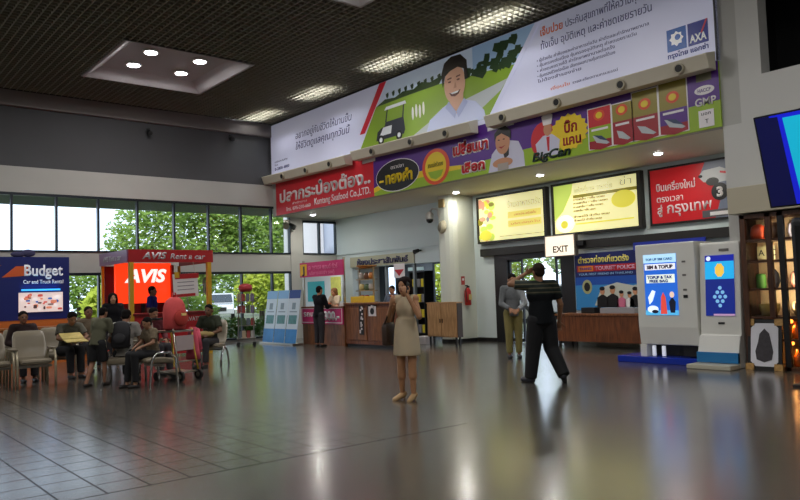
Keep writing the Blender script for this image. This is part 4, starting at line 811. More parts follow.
MB().box(1.86, 2.7, -.06, 0, 1.66, 1.7).build('light_bar', lit('cyan_bar', (60, 170, 250), 1.2), t); area('bar_light', t, (2.28, -.05, 1.71), .8, .8, (.2, .6, 1), 'RECTANGLE', .03, (rad(200), 0, 0))
place(MB().box(.9, 1.35, 1.15, 1.38, 0, .01).build('grey_notice', mat('notice_grey', (160, 164, 180), .5), t), fr_)
simple('cloth_bundle', 'dark bundled cloth lying on top of the blue booth board', 'bundle', mat('bundle', (62, 60, 96), .8, bump=.6), lambda b_: b_.ell((4.0, 18.84, 2.52), .16, .05, .07).ell((4.22, 18.84, 2.55), .16, .05, .09), 0, True)

# ------------------------------------------------------------------ desk, kiosks
t = thing('reception_desk', 'brown wooden desk before the blue tourist police poster', 'desk', (13.15, 10.47, 0))
MB().box(0, .03, -2.12, -.02, .14, .7).build('front_panel', brown, t); MB().box(-.03, .5, -2.16, .02, .7, .745).build('desk_top', brown2, t, bevel=.006)
for a in (-.06, -2.1):
    for x in (.03, .45): MB().box(x - .025, x + .025, a - .025, a + .025, 0, .7).build('leg', M_black, t)
MB().box(.03, .47, -2.12, -2.09, .14, .7).build('side_panel', brown, t); MB().box(.03, .47, -.05, -.02, .14, .7).build('side_panel', brown, t)
simple('papers', 'black document tray on the desk before the police poster', 'tray', M_black, lambda b_: b_.box(13.3, 13.55, 9.55, 9.9, .745, .87), .006)
simple('paper_stack', 'white paper stack at right on the brown desk', 'papers', mat('papers', (150, 152, 158), .6), lambda b_: b_.box(13.35, 13.6, 8.6, 9.45, .745, .86), .004)

t = thing('blue_platform', 'low glossy blue platform under the white vending kiosk', 'platform', (11.12, 7.55, 0)); MB().box(0, 1.1, -1.5, 0, 0, .11).build('deck', mat('platform_blue', (22, 52, 170), .2), t, bevel=.01)
wk = mat('kiosk_white', (226, 226, 218), .35)
t = thing('ticket_kiosk', 'white upright kiosk with bright blue advert screen on blue platform', 'kiosk', (11.2, 7.15, .11))
prof = [(.3, .2), (.04, .2), (.0, .5), (.0, 1.9), (.6, 1.9), (.6, .2)]
b_ = MB(); b_.add([(x, 0, z) for x, z in prof] + [(x, -1.08, z) for x, z in prof], [tuple(range(6))[::-1], tuple(range(6, 12))] + [(k, (k + 1) % 6, 6 + (k + 1) % 6, 6 + k) for k in range(6)])
b_.build('body', wk, t, bevel=.015); MB().box(.02, .6, -.12, 0, 0, .2).build('foot', wk, t); MB().box(.3, .6, -1.02, -.12, 0, .2).build('plinth', M_black, t); MB().box(.1, .3, -1.02, -.75, .02, .19).build('cash_drawer', M_black, t)
for a in (-.2, -.38): MB().box(.06, .1, a - .05, a, .01, .18).build('white_card', lit('card', (235, 240, 250), .4), t)
fk = on_right(-.001, 0, 0)
e = .9
sc = place(MB().box(.16, .76, .7, 1.72, 0, .006).build('screen', lit('k1_blue', (34, 96, 196), e), t), fk)
for a, c, nm in (((.16, .76, 1.58, 1.72), (170, 214, 240), 'screen_header'), ((.18, .74, 1.46, 1.56), (226, 228, 236), 'screen_band'), ((.2, .72, 1.24, 1.38), (224, 234, 220), 'screen_title'), ((.16, .76, .7, .78), (80, 170, 220), 'screen_floor')): R_(sc, a[0], a[1], a[2], a[3], .007, lit('k1_%d%d' % (c[0], c[1]), c, e), nm)
text(sc, 'TOP UP SIM CARD', .2, 1.62, .04, lit('k1_ink', (20, 90, 150), .3), .012, .5, bold=.03); text(sc, 'SIM & TOPUP', .22, 1.48, .06, lit('k1_ink2', (60, 30, 60), .2), .012, .48, bold=.05); text(sc, 'TOPUP & TAX', .22, 1.31, .05, lit('k1_ink3', (30, 50, 140), .3), .012, .46, bold=.05); text(sc, 'FREE BAG', .26, 1.25, .045, lit('k1_ink3', (30, 50, 140), .3), .012, .34, bold=.05)
P(sc, [(.44, .72), (.46, 1.0), (.5, 1.08), (.54, 1.0), (.56, .72)], .012, lit('k1_red', (206, 70, 60), e), 'tower_picture'); P(sc, [(.22, 1.0), (.3, 1.12), (.36, 1.1), (.3, .94), (.24, .88)], .012, lit('k1_white', (226, 240, 246), e), 'plane_picture')
O(sc, (.3, .8), .1, .06, .012, lit('k1_white', (226, 240, 246), e), 'bag_picture'); O(sc, (.34, .76), .06, .03, .016, lit('k1_dark', (30, 34, 60), .2), 'bag_shadow'); P(sc, [(.62, .74), (.6, .92), (.66, 1.0), (.72, .92), (.7, .74)], .012, lit('k1_dark', (30, 34, 60), .2), 'figure_coat'); O(sc, (.66, 1.04), .04, .05, .016, lit('k1_face', (226, 190, 170), e), 'figure_face')
for z in (1.56, 1.34, 1.1): place(MB().box(.86, .92, z, z + .03, 0, .01).build('button', mat('kiosk_grey', (110, 108, 104), .4), t), fk)
place(MB().box(.86, .93, .98, 1.03, 0, .012).build('card_slot', M_black, t), fk)

t = thing('payment_kiosk', 'white kiosk with leaning dark blue touch screen, right of the blue platform', 'kiosk', (11.05, 6.04, 0))
prof = [(0, .14), (.12, .5), (.16, .5), (.26, 1.94), (.3, 1.97), (.4, 1.97), (.4, 0), (.05, 0)]; n_ = len(prof)
b_ = MB(); b_.add([(x, 0, z) for x, z in prof] + [(x, -.66, z) for x, z in prof], [tuple(range(n_))[::-1], tuple(range(n_, 2 * n_))] + [(k, (k + 1) % n_, n_ + (k + 1) % n_, n_ + k) for k in range(n_)])
b_.build('body', wk, t, bevel=.012); MB().box(-.3, .02, -.68, .02, 0, .07).build('base_plate', mat('kiosk_cream', (196, 192, 172), .4), t, bevel=.01); MB().box(-.004, .06, -.66, -.0, .08, .24).build('blue_strip', mat('kiosk_strip', (40, 120, 180), .4), t)
a_ = math.atan2(.1, 1.44)
fk = Matrix.Translation((.16 + .1 * (.2 / 1.44), 0, .7)) @ Matrix.Rotation(a_, 4, 'Y') @ on_right(-.004, -.03, 0)
sc = place(MB().box(.07, .54, .1, 1.06, 0, .006).build('screen', lit('k2_navy', (18, 36, 120), .8), t), fk)
R_(sc, .07, .54, .68, .96, .007, lit('k2_cyan', (30, 160, 220), .9), 'screen_banner'); O(sc, (.31, .82), .07, .1, .012, lit('k2_gold', (226, 180, 70), .9), 'banner_badge', n=16, wob=.15); R_(sc, .07, .54, .96, 1.06, .008, lit('k2_deep', (16, 30, 150), .8), 'screen_header'); O(sc, (.13, 1.01), .035, .035, .012, lit('k2_white', (225, 235, 250), .9), 'header_mark')
for r, (yy, nn) in enumerate(((.54, 1), (.47, 2), (.4, 3), (.33, 2), (.26, 1))):
    for j in range(nn): O(sc, (.31 + (j - (nn - 1) / 2) * .085, yy), .03, .03, .012, lit('k2_icon', (130, 190, 235), .6), 'screen_icon', n=10)
R_(sc, .2, .54, .1, .13, .008, lit('k2_pink', (190, 150, 190), .6), 'screen_footer'); place(MB().box(.27, .37, -.03, 0.0, 0, .01).build('card_slot', M_black, t), fk); place(MB().box(.3, .46, 1.12, 1.16, 0, .004).build('name_plate', mat('kiosk_grey', (110, 108, 104), .4), t), fk)

# ------------------------------------------------------------------ shop front at the right
sw = wood('shop_wood', (62, 36, 22), (92, 56, 34))
t = thing('shop_cabinet', 'dark brown glazed shop cabinet beside the payment kiosk', 'cabinet', (11.15, 5.29, 0))
for y0, y1 in ((-.08, 0), (-.46, -.38), (-.64, -.56), (-1.4, -1.3)): MB().box(0, .06, y0, y1, .78 if y1 > -.5 and y1 < -.1 else 0, 2.34).build('stile', sw if y0 != -.64 else M_black, t)
for z in (.78, 1.2, 1.62, 1.94): MB().box(.02, .5, -1.3, -.03, z - .015, z + .015).build('shelf', sw, t)
MB().box(.02, .5, -1.3, -.5, .43, .46).build('shelf', sw, t); MB().box(0, .5, -1.4, 0, 0, .06).build('plinth', sw, t); MB().box(0, .52, -1.4, 0, 2.28, 2.34).build('top_rail', sw, t)
MB().box(.5, .53, -1.4, 0, .06, 2.28).build('back', mat('shop_back', (206, 182, 140), .6), t); MB().box(.06, .5, -.03, -.0, .06, 2.28).build('side', sw, t); MB().box(.06, .5, -1.4, -1.37, .06, 2.28).build('side', sw, t)
MB().box(.02, .026, -.38, -.08, .8, 2.28).build('glass_door', glass('shop_glass', (250, 250, 248)), t); MB().box(.02, .026, -1.3, -.64, .8, 2.28).build('glass_door', glass('shop_glass', (250, 250, 248)), t)
wg = lit('warm_bulb', (255, 140, 50), 5)
for z, y in ((.72, -.62), (.4, -.62), (.72, -1.0)):
    MB().ell((.12, y, z), .03, .03, .03).build('bulb', wg, t, True); area('bulb_light', t, (.12, y, z - .05), .06, 1.0, (1, .5, .15))
MB().box(.1, .115, -.43, -.41, .85, 2.2).build('fill_strip', lit('warm_fill_glow', (255, 220, 170), 2), t)  # strip and the two lamps below are added to brighten the cabinet inside
area('cabinet_fill', t, (.12, -.36, 1.55), 1.3, 6.0, (1, .82, .6), 'RECTANGLE', .03, (0, rad(-90), 0), rad(150))
area('cabinet_fill', t, (.12, -.66, 1.55), 1.3, 6.0, (1, .82, .6), 'RECTANGLE', .03, (0, rad(-90), 0), rad(150))
t = thing('shop_name_strip', 'cream strip with dark capital letters inside the shop cabinet', 'sign', frame=on_right(11.5, 5.2, 1.66)); R_(t, 0, .27, 0, .2, 0, mat('strip_cream', (200, 196, 150), .5), 'panel', .006); R_(t, .58, 1.1, 0, .22, 0, mat('strip_cream', (200, 196, 150), .5), 'panel', .006); text(t, 'A', .02, .05, .1, M_black, .007); text(t, 'C', .2, .05, .1, M_black, .007); text(t, 'ARN', .6, .06, .11, M_black, .007, .3)
def ware(name, label, cat, prof, x, y, z, c, ru=.5): return tag(MB().lathe(prof, (x, y, z), 16).build(name, mat('ware%d_%d_%d' % c, c, ru), None, True), label, cat)
ware('handbag', 'orange red bag on the top shelf of the shop cabinet', 'bag', [(.1, 0), (.12, .08), (.1, .2), (.04, .24)], 11.4, 5.12, 1.955, (206, 76, 36))
ware('handbag', 'dark brown bag at right of the orange red bag on top shelf', 'bag', [(.12, 0), (.14, .08), (.12, .2), (.05, .25)], 11.42, 4.9, 1.955, (70, 50, 36))
ware('jar', 'green capped jar behind the shop cabinet glass', 'jar', [(.06, 0), (.07, .02), (.07, .2), (.05, .22)], 11.4, 5.12, 1.215, (90, 150, 60))
ware('vase', 'dark vase right of the green jar', 'vase', [(.05, 0), (.09, .1), (.07, .22), (.03, .28)], 11.4, 4.93, 1.215, (44, 46, 54))
ware('wicker_basket', 'tan wicker basket on the low cabinet shelf above the framed picture', 'basket', [(.1, 0), (.14, .1), (.15, .18), (.13, .185)], 11.4, 5.02, .795, (150, 130, 70), .8)
ware('wicker_basket', 'tan basket on the same shelf, behind the right cabinet glass', 'basket', [(.1, 0), (.14, .12), (.13, .2), (.1, .21)], 11.4, 4.55, .795, (140, 110, 70), .8)
ware('jar', 'brown jar on the middle shelf, right glass of the cabinet', 'jar', [(.07, 0), (.1, .08), (.08, .2), (.05, .24)], 11.4, 4.6, 1.215, (96, 60, 44))
ware('handbag', 'grey bag on the top shelf, right glass of the cabinet', 'bag', [(.1, 0), (.13, .08), (.11, .2), (.04, .25)], 11.4, 4.55, 1.955, (66, 66, 78))
for k, z in enumerate((.06, .465)): ware('amber_bottle', 'glowing amber bottle on the %s open shelf at far right' % ('bottom', 'upper')[k], 'bottle', [(.05, 0), (.06, .02), (.06, .16), (.025, .2), (.025, .25)], 11.32, 4.62, z, (196, 96, 30), .2)
t = thing('framed_picture', 'framed picture of a dark carved figure leaning on the floor, pale wood corners', 'picture', (11.08, 5.26, 0)); t.rotation_euler = (0, rad(8), 0)
MB().box(0, .03, -.5, 0, 0, .76).build('frame', M_black, t); fp = on_right(-.001, 0, 0)
def chamf(u0, u1, v0, v1, c): return [(u0 + c, v0), (u1 - c, v0), (u1, v0 + c), (u1, v1 - c), (u1 - c, v1), (u0 + c, v1), (u0, v1 - c), (u0, v0 + c)]
place(MB().poly(chamf(.05, .45, .06, .7, .07), 0, .006).build('mount', mat('mount_white', (226, 226, 232), .5), t), fp)
place(MB().poly([(.14, .16), (.12, .28), (.16, .42), (.18, .54), (.25, .62), (.32, .55), (.35, .42), (.38, .28), (.36, .16), (.25, .12)], .006, .012).build('figure_print', mat('figure_print', (58, 54, 58), .6, var=.5, vscale=25), t), fp)
for u0, v0 in ((-.02, -.005), (.4, -.005), (-.02, .66), (.4, .66)): place(MB().box(u0, u0 + .12, v0 + .005, v0 + .105, -.035, .02).build('corner_block', wood('corner_wood', (168, 126, 66), (196, 156, 92)), t), fp)
t = thing('black_totem', 'tall black display totem cut off by the right edge of the photo', 'display', (9.62, 3.93, 0)); MB().box(0, .16, -.8, 0, .04, 2.1).build('body', M_black, t, bevel=.05); MB().box(-.1, .3, -.85, .05, 0, .04).build('base', M_black, t, bevel=.01)
MB().box(-.004, 0, -.74, -.06, .6, 2.0).build('screen', mat('off_screen', (10, 10, 14), .1), t)
# large tilted screen
t = thing('wall_screen', 'big tilted screen showing navy and cyan, at the right edge high up', 'screen', frame=Matrix.Translation((9.6, 4.29, 3.45)) @ Matrix.Rotation(rad(-16.5), 4, 'Y') @ on_right(0, 0, 0))
MB().box(0, 2.2, -1.22, 0, -.07, 0).build('body', M_black, t, bevel=.006)
MB().box(.025, 2.175, -1.195, -.02, 0, .004).build('screen', lit('tv_navy', (14, 18, 76), .35), t); P(t, [(.3, -.02), (2.175, -.02), (2.175, -1.195), (.34, -1.195)], .005, lit('tv_blue', (20, 30, 190), .8), 'screen_blue'); P(t, [(.36, -.07), (2.175, -.07), (2.175, -1.195), (.42, -1.195)], .009, lit('tv_cyan', (18, 160, 190), .9), 'screen_cyan'); P(t, [(.2, -.02), (.32, -.02), (.32, -.05), (.2, -.04)], .005, lit('tv_blue', (20, 30, 190), .8), 'screen_edge')
MB().box(.95, 1.25, -.8, -.5, -.16, -.07).build('mount_plate', M_black, t); MB().cone((1.1, -.65, -.1), (1.1, -.2, -1.78), .04, .04, 12).build('mount_arm', M_black, t)

# ------------------------------------------------------------------ small wall fittings
t = thing('dome_camera', 'white dome security camera on a curved arm by the column top', 'camera', (13.15, 14.17, 3.42)); MB().tube([(0, 0, 0), (-.05, .1, .1), (-.08, .22, .12), (-.1, .3, .02)], .025, 10).build('arm', M_white, t); MB().box(-.08, .08, -.03, .02, -.1, .1).build('wall_plate', M_white, t); MB().lathe([(.05, .04), (.11, -.02), (.11, -.16)], (-.1, .3, 0), 20).build('housing', M_white, t, True); MB().lathe([(.1, -.16), (.085, -.22), (.04, -.26)], (-.1, .3, 0), 20).build('dome', mat('dome_black', (18, 18, 20), .1), t, True)
t = thing('junction_box', 'small tan box at the top of the column under the soffit', 'box', (12.94, 13.9, 3.62)); MB().box(0, .06, -.1, .1, -.11, .11).build('box_body', mat('tan_box', (150, 128, 80), .6), t, bevel=.008)
t = thing('wall_speaker', 'oval cream speaker on the column below the dome camera', 'speaker', (12.95, 13.88, 3.0)); MB().ell((0, 0, 0), .09, .13, .18, Matrix.Rotation(.35, 3, 'X')).build('body', M_cream, t, True); MB().ell((-.05, .02, 0), .05, .09, .13, Matrix.Rotation(.35, 3, 'X')).build('grille', mat('speaker_grey', (132, 126, 110), .7), t, True)
t = thing('fire_extinguisher', 'red fire extinguisher hung on the column side', 'fire extinguisher', (13.38, 13.47, .95)); MB().lathe([(.07, 0), (.085, .02), (.085, .36), (.05, .43), (.025, .45)], n=20).build('cylinder', mat('extinguisher_red', (176, 28, 26), .3), t, True); MB().box(-.02, .05, -.02, .02, .45, .5).box(-.08, .0, -.015, .015, .49, .52).build('valve', M_black, t); MB().tube([(-.03, 0, .47), (-.1, -.03, .42), (-.1, -.05, .2), (-.09, -.05, .08)], .012, 8).build('hose', M_black, t); MB().box(-.05, .05, -.09, -.084, .14, .28).build('label_plate', mat('ext_label', (210, 190, 120), .5), t); MB().box(-.03, .03, .06, .11, .2, .3).build('bracket', M_steel, t)
t = thing('extinguisher_sign', 'small red sign on the column above the fire extinguisher', 'sign', (13.32, 13.575, 1.6)); MB().box(-.06, .06, -.01, 0, -.12, .1).build('plate', mat('ext_sign', (170, 60, 56), .5), t); MB().cone((0, -.014, .02), (0, -.01, .02), .035, .035, 14).build('mark', white_p, t)
for (x, y, z, lb) in ((7.55, YW - .02, 6.05, 'small black camera on the dark upper wall under the lamp tray'), (10.05, YW - .02, 6.15, 'small black fitting on the dark upper wall near the billboard end')):
    t = thing('wall_camera', lb, 'camera', (x, y, z)); MB().box(-.04, .04, -.03, .02, -.02, .1).build('bracket', M_black, t); MB().cone((0, -.03, -.02), (-.02, -.22, -.08), .065, .06, 14).build('camera_body', M_black, t)
t = thing('corner_spotlight', 'grey spotlight cluster at the top of the corner window', 'spotlight', (11.9, YW - .05, 3.6)); MB().box(-.1, .1, -.04, .0, -.04, .14).build('bracket', M_steel, t); MB().cone((-.08, -.06, 0), (-.14, -.24, -.1), .08, .1, 16).build('lamp_head', M_steel, t); MB().cone((.1, -.06, -.02), (.16, -.22, -.12), .07, .09, 16).build('lamp_head', M_black, t)
t = thing('poster_camera', 'small black camera on the pier beside the red flight poster', 'camera', (12.7, 5.6, 3.36)); MB().cone((0, 0, 0), (0, .14, 0), .02, .02, 10).build('bracket', M_black, t); MB().ell((-.03, .18, 0), .07, .07, .05).build('camera_body', M_black, t, True)
# ------------------------------------------------------------------ waiting chairs
taupe = mat('seat_vinyl', (128, 118, 98), .45, var=.08, vscale=4); armm = mat('arm_metal', (186, 176, 150), .3, .5)
CHAIR = []
def chair(x, y, rz, label, arch=False, back=True):
    key = (1 if arch else 0) + (0 if back else 2)
    if key not in CH:
        t = thing('waiting_chair' if back else 'stool', label, 'chair' if back else 'stool', (x, y, 0), rz, 'waiting chairs' if back else 'backless seats')
        rings = []
        for yy, z0, z1, hw in ((-.27, .385, .42, .2), (-.26, .37, .44, .235), (-.18, .36, .455, .25), (.1, .34, .435, .25), (.2, .33, .42, .24)):
            rings.append([(-hw, yy, z0 + .02), (-hw + .03, yy, z0), (hw - .03, yy, z0), (hw, yy, z0 + .02), (hw, yy, z1 - .025), (hw - .03, yy, z1), (-hw + .03, yy, z1), (-hw, yy, z1 - .025)])
        MB().loft(rings).build('seat', taupe, t, True, .012)
        rings = []
        for z, yb, hw, th in ((.43, .16, .22, .05), (.47, .15, .245, .09), (.65, .2, .25, .1), (.8, .25, .245, .09), (.88, .275, .22, .07), (.9, .28, .18, .04)):
            rings.append([(-hw, yb + .02, z), (-hw + .04, yb, z), (hw - .04, yb, z), (hw, yb + .02, z), (hw, yb + th - .02, z), (hw - .04, yb + th, z), (-hw + .04, yb + th, z), (-hw, yb + th - .02, z)])
        if back: MB().loft(rings).build('backrest', taupe, t, True, .012)
        for s in (-.285, .285):
            if not back: pts = [(s, -.24, 0), (s, -.2, .42), (s, -.12, .52), (s, .1, .52), (s, .2, .42), (s, .24, 0)]
            elif arch: pts = [(s, -.24, .0), (s, -.2, .18), (s, -.1, .32), (s, 0, .36), (s, .1, .32), (s, .2, .18), (s, .24, 0)]
            else: pts = [(s, -.26, 0), (s, -.25, .45), (s, -.2, .56), (s, -.08, .6), (s, .08, .6), (s, .2, .58), (s, .25, .48), (s, .26, 0)]
            MB().tube(pts, .02, 10).build('leg_loop' if arch else 'arm_loop', M_chrome if arch or not back else armm, t, True)
            if not arch and back: MB().box(s - .03, s + .03, -.2, .18, .6, .63).build('arm_pad', taupe, t, bevel=.01)
        MB().box(-.285, .285, -.03, .03, .3, .34).build('beam', M_steel, t)
        CH[key] = t; return t
    t = copy_tree(CH[key]); t.location = (x, y, 0); t.rotation_euler = (0, 0, rz); t['label'] = label; return t
chair(3.02, 13.2, 0, 'taupe waiting chair in front, facing the camera, nearest whole chair at left')
chair(2.4, 13.2, 0, 'taupe waiting chair cut off by the left edge of the photo, front row')
chair(3.12, 14.45, 0, 'taupe waiting chair in second row under the dark clad seated person')
chair(2.5, 14.45, 0, 'taupe waiting chair in second row at the left edge of the photo')
chair(3.75, 14.5, 0, 'taupe waiting chair in second row under the person bent over a paper')
chair(4.55, 15.5, 0, 'taupe waiting chair behind the bent reader, under the back row person')
chair(4.16, 12.2, rad(145), 'backless seat with chrome arm loops under the person with the black backpack', back=False)
chair(4.4, 11.5, rad(-82), 'backless seat under the small person with the patterned top', back=False)
chair(5.0, 13.3, 0, 'taupe waiting chair under the person in maroon')
chair(6.45, 13.85, rad(-45), 'taupe chair with arched chrome legs under the person at right of the trolley', True)

# ------------------------------------------------------------------ people
def remesh(mb, name, voxel, smooth=3):
    me = mb.mesh(name); o = bpy.data.objects.new(name, me); COL.objects.link(o)
    r = o.modifiers.new('r', 'REMESH'); r.mode = 'VOXEL'; r.voxel_size = voxel
    s = o.modifiers.new('s', 'SMOOTH'); s.factor = .5; s.iterations = smooth
    dg = bpy.context.evaluated_depsgraph_get(); dg.update()
    out = bpy.data.meshes.new_from_object(o.evaluated_get(dg)); bpy.data.objects.remove(o); bpy.data.meshes.remove(me)
    for p in out.polygons: p.use_smooth = True
    return out
def lerp(a, b_, t_): return Vector(a) * (1 - t_) + Vector(b_) * t_
EYE = mat('eye_dark', (24, 18, 16), .3); LIP = mat('lip', (140, 74, 66), .5)
def person(label, loc, rz, h=1.62, lean=0, hip=.53, kn=None, an=None, el=None, ha=None, face=0, nod=0, skin=(176, 124, 92), hair='short', hairc=(22, 18, 17), top=None, topc=None, sleeve='short', bot='trousers', botc=None, shoe=(30, 26, 24), toe=None, vox=.011, build_=1.0, dress_hem=None, neckc=None, group=None, loose=1.0):
    """toe: pitch of each foot; joints are given in metres in the person's own frame: x to the right hand, y forward"""
    t = thing('person', label, 'person', loc, rz, group)
    S = Matrix.Rotation(-lean, 3, 'X'); up = S @ Vector((0, 0, 1)); B = build_
    H0 = Vector((0, 0, hip * h)) if not isinstance(hip, tuple) else Vector(hip)
    ch = H0 + up * .2 * h; nk = H0 + up * .305 * h
    HR = Matrix.Rotation(face, 3, 'Z') @ Matrix.Rotation(-(lean * .5 + nod), 3, 'X'); hd = nk + HR @ Vector((0, .012 * h, .078 * h))
    sh = [H0 + S @ Vector((s * .102 * h * B, 0, .275 * h)) for s in (1, -1)]; hp = [H0 + Vector((s * .05 * h, 0, -.01 * h)) for s in (1, -1)]
    kn = [Vector(k) for k in (kn or [(s * .055 * h, .012, .28 * h) for s in (1, -1)])]; an = [Vector(k) for k in (an or [(s * .055 * h, -.01, .047 * h) for s in (1, -1)])]
    el = [Vector(k) for k in (el or [(s * .135 * h, -.02, hip * h + .1 * h) for s in (1, -1)])]; ha = [Vector(k) for k in (ha or [(s * .14 * h, .04, hip * h - .04 * h) for s in (1, -1)])]
    toe = toe or [(0, 1, 0), (0, 1, 0)]; toe = [Vector(q).normalized() for q in toe]
    b_ = MB()
    b_.ell(H0, .088 * h * B, .062 * h * B, .075 * h, S); b_.ell(H0 + up * .1 * h, .076 * h * B, .055 * h * B, .1 * h, S); b_.ell(ch, .096 * h * B, .064 * h * B, .105 * h, S)
    b_.limb(sh[0], sh[1], .036 * h, .036 * h); b_.cone(nk - up * .05 * h, hd - HR @ Vector((0, .015 * h, .01 * h)), .034 * h, .03 * h)
    b_.ell(hd + HR @ Vector((0, -.008 * h, .012 * h)), .046 * h, .056 * h, .055 * h, HR); b_.ell(hd + HR @ Vector((0, .01 * h, -.02 * h)), .037 * h, .042 * h, .05 * h, HR); b_.ell(hd + HR @ Vector((0, .03 * h, -.055 * h)), .018 * h, .016 * h, .013 * h, HR)
    b_.cone(hd + HR @ Vector((0, .048 * h, .004 * h)), hd + HR @ Vector((0, .058 * h, -.018 * h)), .004 * h, .0095 * h, 8)
    for s in (1, -1): b_.ell(hd + HR @ Vector((s * .046 * h, -.008 * h, -.006 * h)), .006 * h, .013 * h, .019 * h, HR)
    for i in (0, 1):
        b_.limb(hp[i], kn[i], .056 * h * B, .034 * h); b_.limb(kn[i], an[i], .034 * h, .02 * h); b_.limb(lerp(kn[i], an[i], .12) , lerp(kn[i], an[i], .45), .033 * h, .034 * h)
        b_.limb(sh[i], el[i], .031 * h * B, .023 * h); b_.limb(el[i], ha[i], .024 * h, .0155 * h)
        f = toe[i]; b_.limb(an[i] + Vector((0, 0, -.024 * h)) - f * .012 * h, an[i] + Vector((0, 0, -.03 * h)) + f * .085 * h, .022 * h, .016 * h)
        d = (ha[i] - el[i]).normalized(); sd = d.cross(Vector((0, 1, 0.3)))
        sd = sd.normalized() if sd.length > .2 else Vector((1, 0, 0)); nn = d.cross(sd).normalized(); Rm = Matrix((sd, nn, d)).transposed()
        b_.ell(ha[i] + d * .03 * h, .024 * h, .011 * h, .032 * h, Rm)
        for k in range(4):
            r0 = ha[i] + d * .05 * h + sd * (k - 1.5) * .0125 * h; ln = (.03, .038, .035, .027)[k] * h; r1 = r0 + d * ln * .55 + nn * .004 * h; r2 = r1 + d * ln * .4 + nn * .012 * h
            b_.limb(r0, r1, .0056 * h, .0052 * h, 8); b_.limb(r1, r2, .0052 * h, .0045 * h, 8)
        th0 = ha[i] + d * .018 * h + sd * .02 * h; th1 = th0 + d * .024 * h + sd * .02 * h + nn * .006 * h; b_.limb(th0, th1, .0066 * h, .0058 * h, 8); b_.limb(th1, th1 + d * .022 * h, .0058 * h, .005 * h, 8)
    me = remesh(b_, 'body', vox, 2)
    sk = mat('skin_%d_%d_%d' % skin, skin, .55, var=.06, vscale=12)
    o = link('body', me, [sk, EYE, LIP], t)
    HI = HR.transposed()
    for p in me.polygons:
        q = HI @ (p.center - hd) / h
        if q.y > .02:
            if abs(abs(q.x) - .018) < .0085 and abs(q.z - .004) < .0042: p.material_index = 1
            elif abs(q.x) < .015 and abs(q.z + .035) < .0045: p.material_index = 2
    # hair
    hb = MB(); hb.ell(hd + HR @ Vector((0, -.014 * h, .024 * h)), .0505 * h, .0565 * h, .052 * h, HR)
    if hair == 'long':
        hb.ell(hd + HR @ Vector((0, -.02 * h, .02 * h)), .064 * h, .064 * h, .058 * h, HR); hb.ell(hd + HR @ Vector((0, -.036 * h, -.03 * h)), .062 * h, .034 * h, .07 * h, HR)
        for s in (1, -1): hb.ell(hd + HR @ Vector((s * .054 * h, -.014 * h, -.03 * h)), .014 * h, .026 * h, .06 * h, HR)
    elif hair == 'tied': hb.ell(hd + HR @ Vector((0, -.07 * h, .02 * h)), .022 * h, .022 * h, .026 * h, HR)
    else: hb.ell(hd + HR @ Vector((0, -.034 * h, -.006 * h)), .045 * h, .03 * h, .04 * h, HR)
    link('hair', remesh(hb, 'hair', .011, 3), mat('hair_%d_%d_%d' % hairc, hairc, .8, bump=.3, vscale=60, spec=.12), t)
    # clothes
    g = .011
    if topc is not None:
        c_ = MB(); c_.ell(ch, .096 * h * B + g * 1.4, .064 * h * B + g * 1.4, .103 * h, S); c_.ell(H0 + up * .1 * h, .078 * h * B + g * 1.6, .057 * h * B + g * 1.6, .12 * h, S)
        c_.limb(lerp(sh[0], sh[1], .08 if sleeve == 'cap' else 0), lerp(sh[1], sh[0], .08 if sleeve == 'cap' else 0), .036 * h + (.005 if sleeve == 'cap' else g), .036 * h + (.005 if sleeve == 'cap' else g))
        if dress_hem:
            rings = []
            for z, rx, ry in ((hip * h + .12 * h, .082, .064), (hip * h + .04 * h, .098, .076), (hip * h - .05 * h, .108, .084), (dress_hem + .1, .112, .088), (dress_hem, .116, .09)):
                rings.append([(rx * h * math.cos(2 * PI * k / 28), ry * h * math.sin(2 * PI * k / 28), z) for k in range(28)])
            c_.loft(rings)
        else: c_.cone(H0 + up * .1 * h, H0 - up * .045 * h, .082 * h * B + g, .09 * h * B + g * 1.5, 24, .76)
        for i in (0, 1):
            if sleeve == 'long': c_.limb(sh[i], el[i], .034 * h * B + g, .027 * h + g); c_.ell(el[i], .028 * h + g, .028 * h + g, .028 * h + g); c_.cone(el[i], lerp(el[i], ha[i], .94), .027 * h + g, .02 * h + g)
            elif sleeve == 'short': c_.cone(sh[i], lerp(sh[i], el[i], .72), .034 * h * B + g, .034 * h + g); c_.ell(sh[i], .036 * h + g, .036 * h + g, .036 * h + g)
            link('dress' if dress_hem else 'shirt', remesh(c_, 'top', .012, 4), topc, t)
    if botc is not None and not dress_hem:
        c_ = MB(); c_.ell(H0 - up * .012 * h, .09 * h * B + g, .066 * h * B + g, .07 * h, S)
        for i in (0, 1):
            c_.limb(hp[i], kn[i] if bot == 'trousers' else lerp(hp[i], kn[i], .5), .058 * h * B + g, (.04 * h + g) * loose if bot == 'trousers' else .05 * h + g)
            if bot == 'trousers': c_.ell(kn[i], (.04 * h + g) * loose, (.04 * h + g) * loose, .04 * h + g); c_.cone(kn[i], lerp(kn[i], an[i], .93 if loose == 1 else 1.06), (.039 * h + g) * loose, (.031 * h + g) * loose)
            else: c_.cone(lerp(hp[i], kn[i], .4), lerp(hp[i], kn[i], .9), .055 * h + g, .05 * h + g)
        link('trousers' if bot == 'trousers' else 'shorts', remesh(c_, 'bot', .012, 4), botc, t)
    sm = mat('shoe_%d_%d_%d' % shoe, shoe, .5)
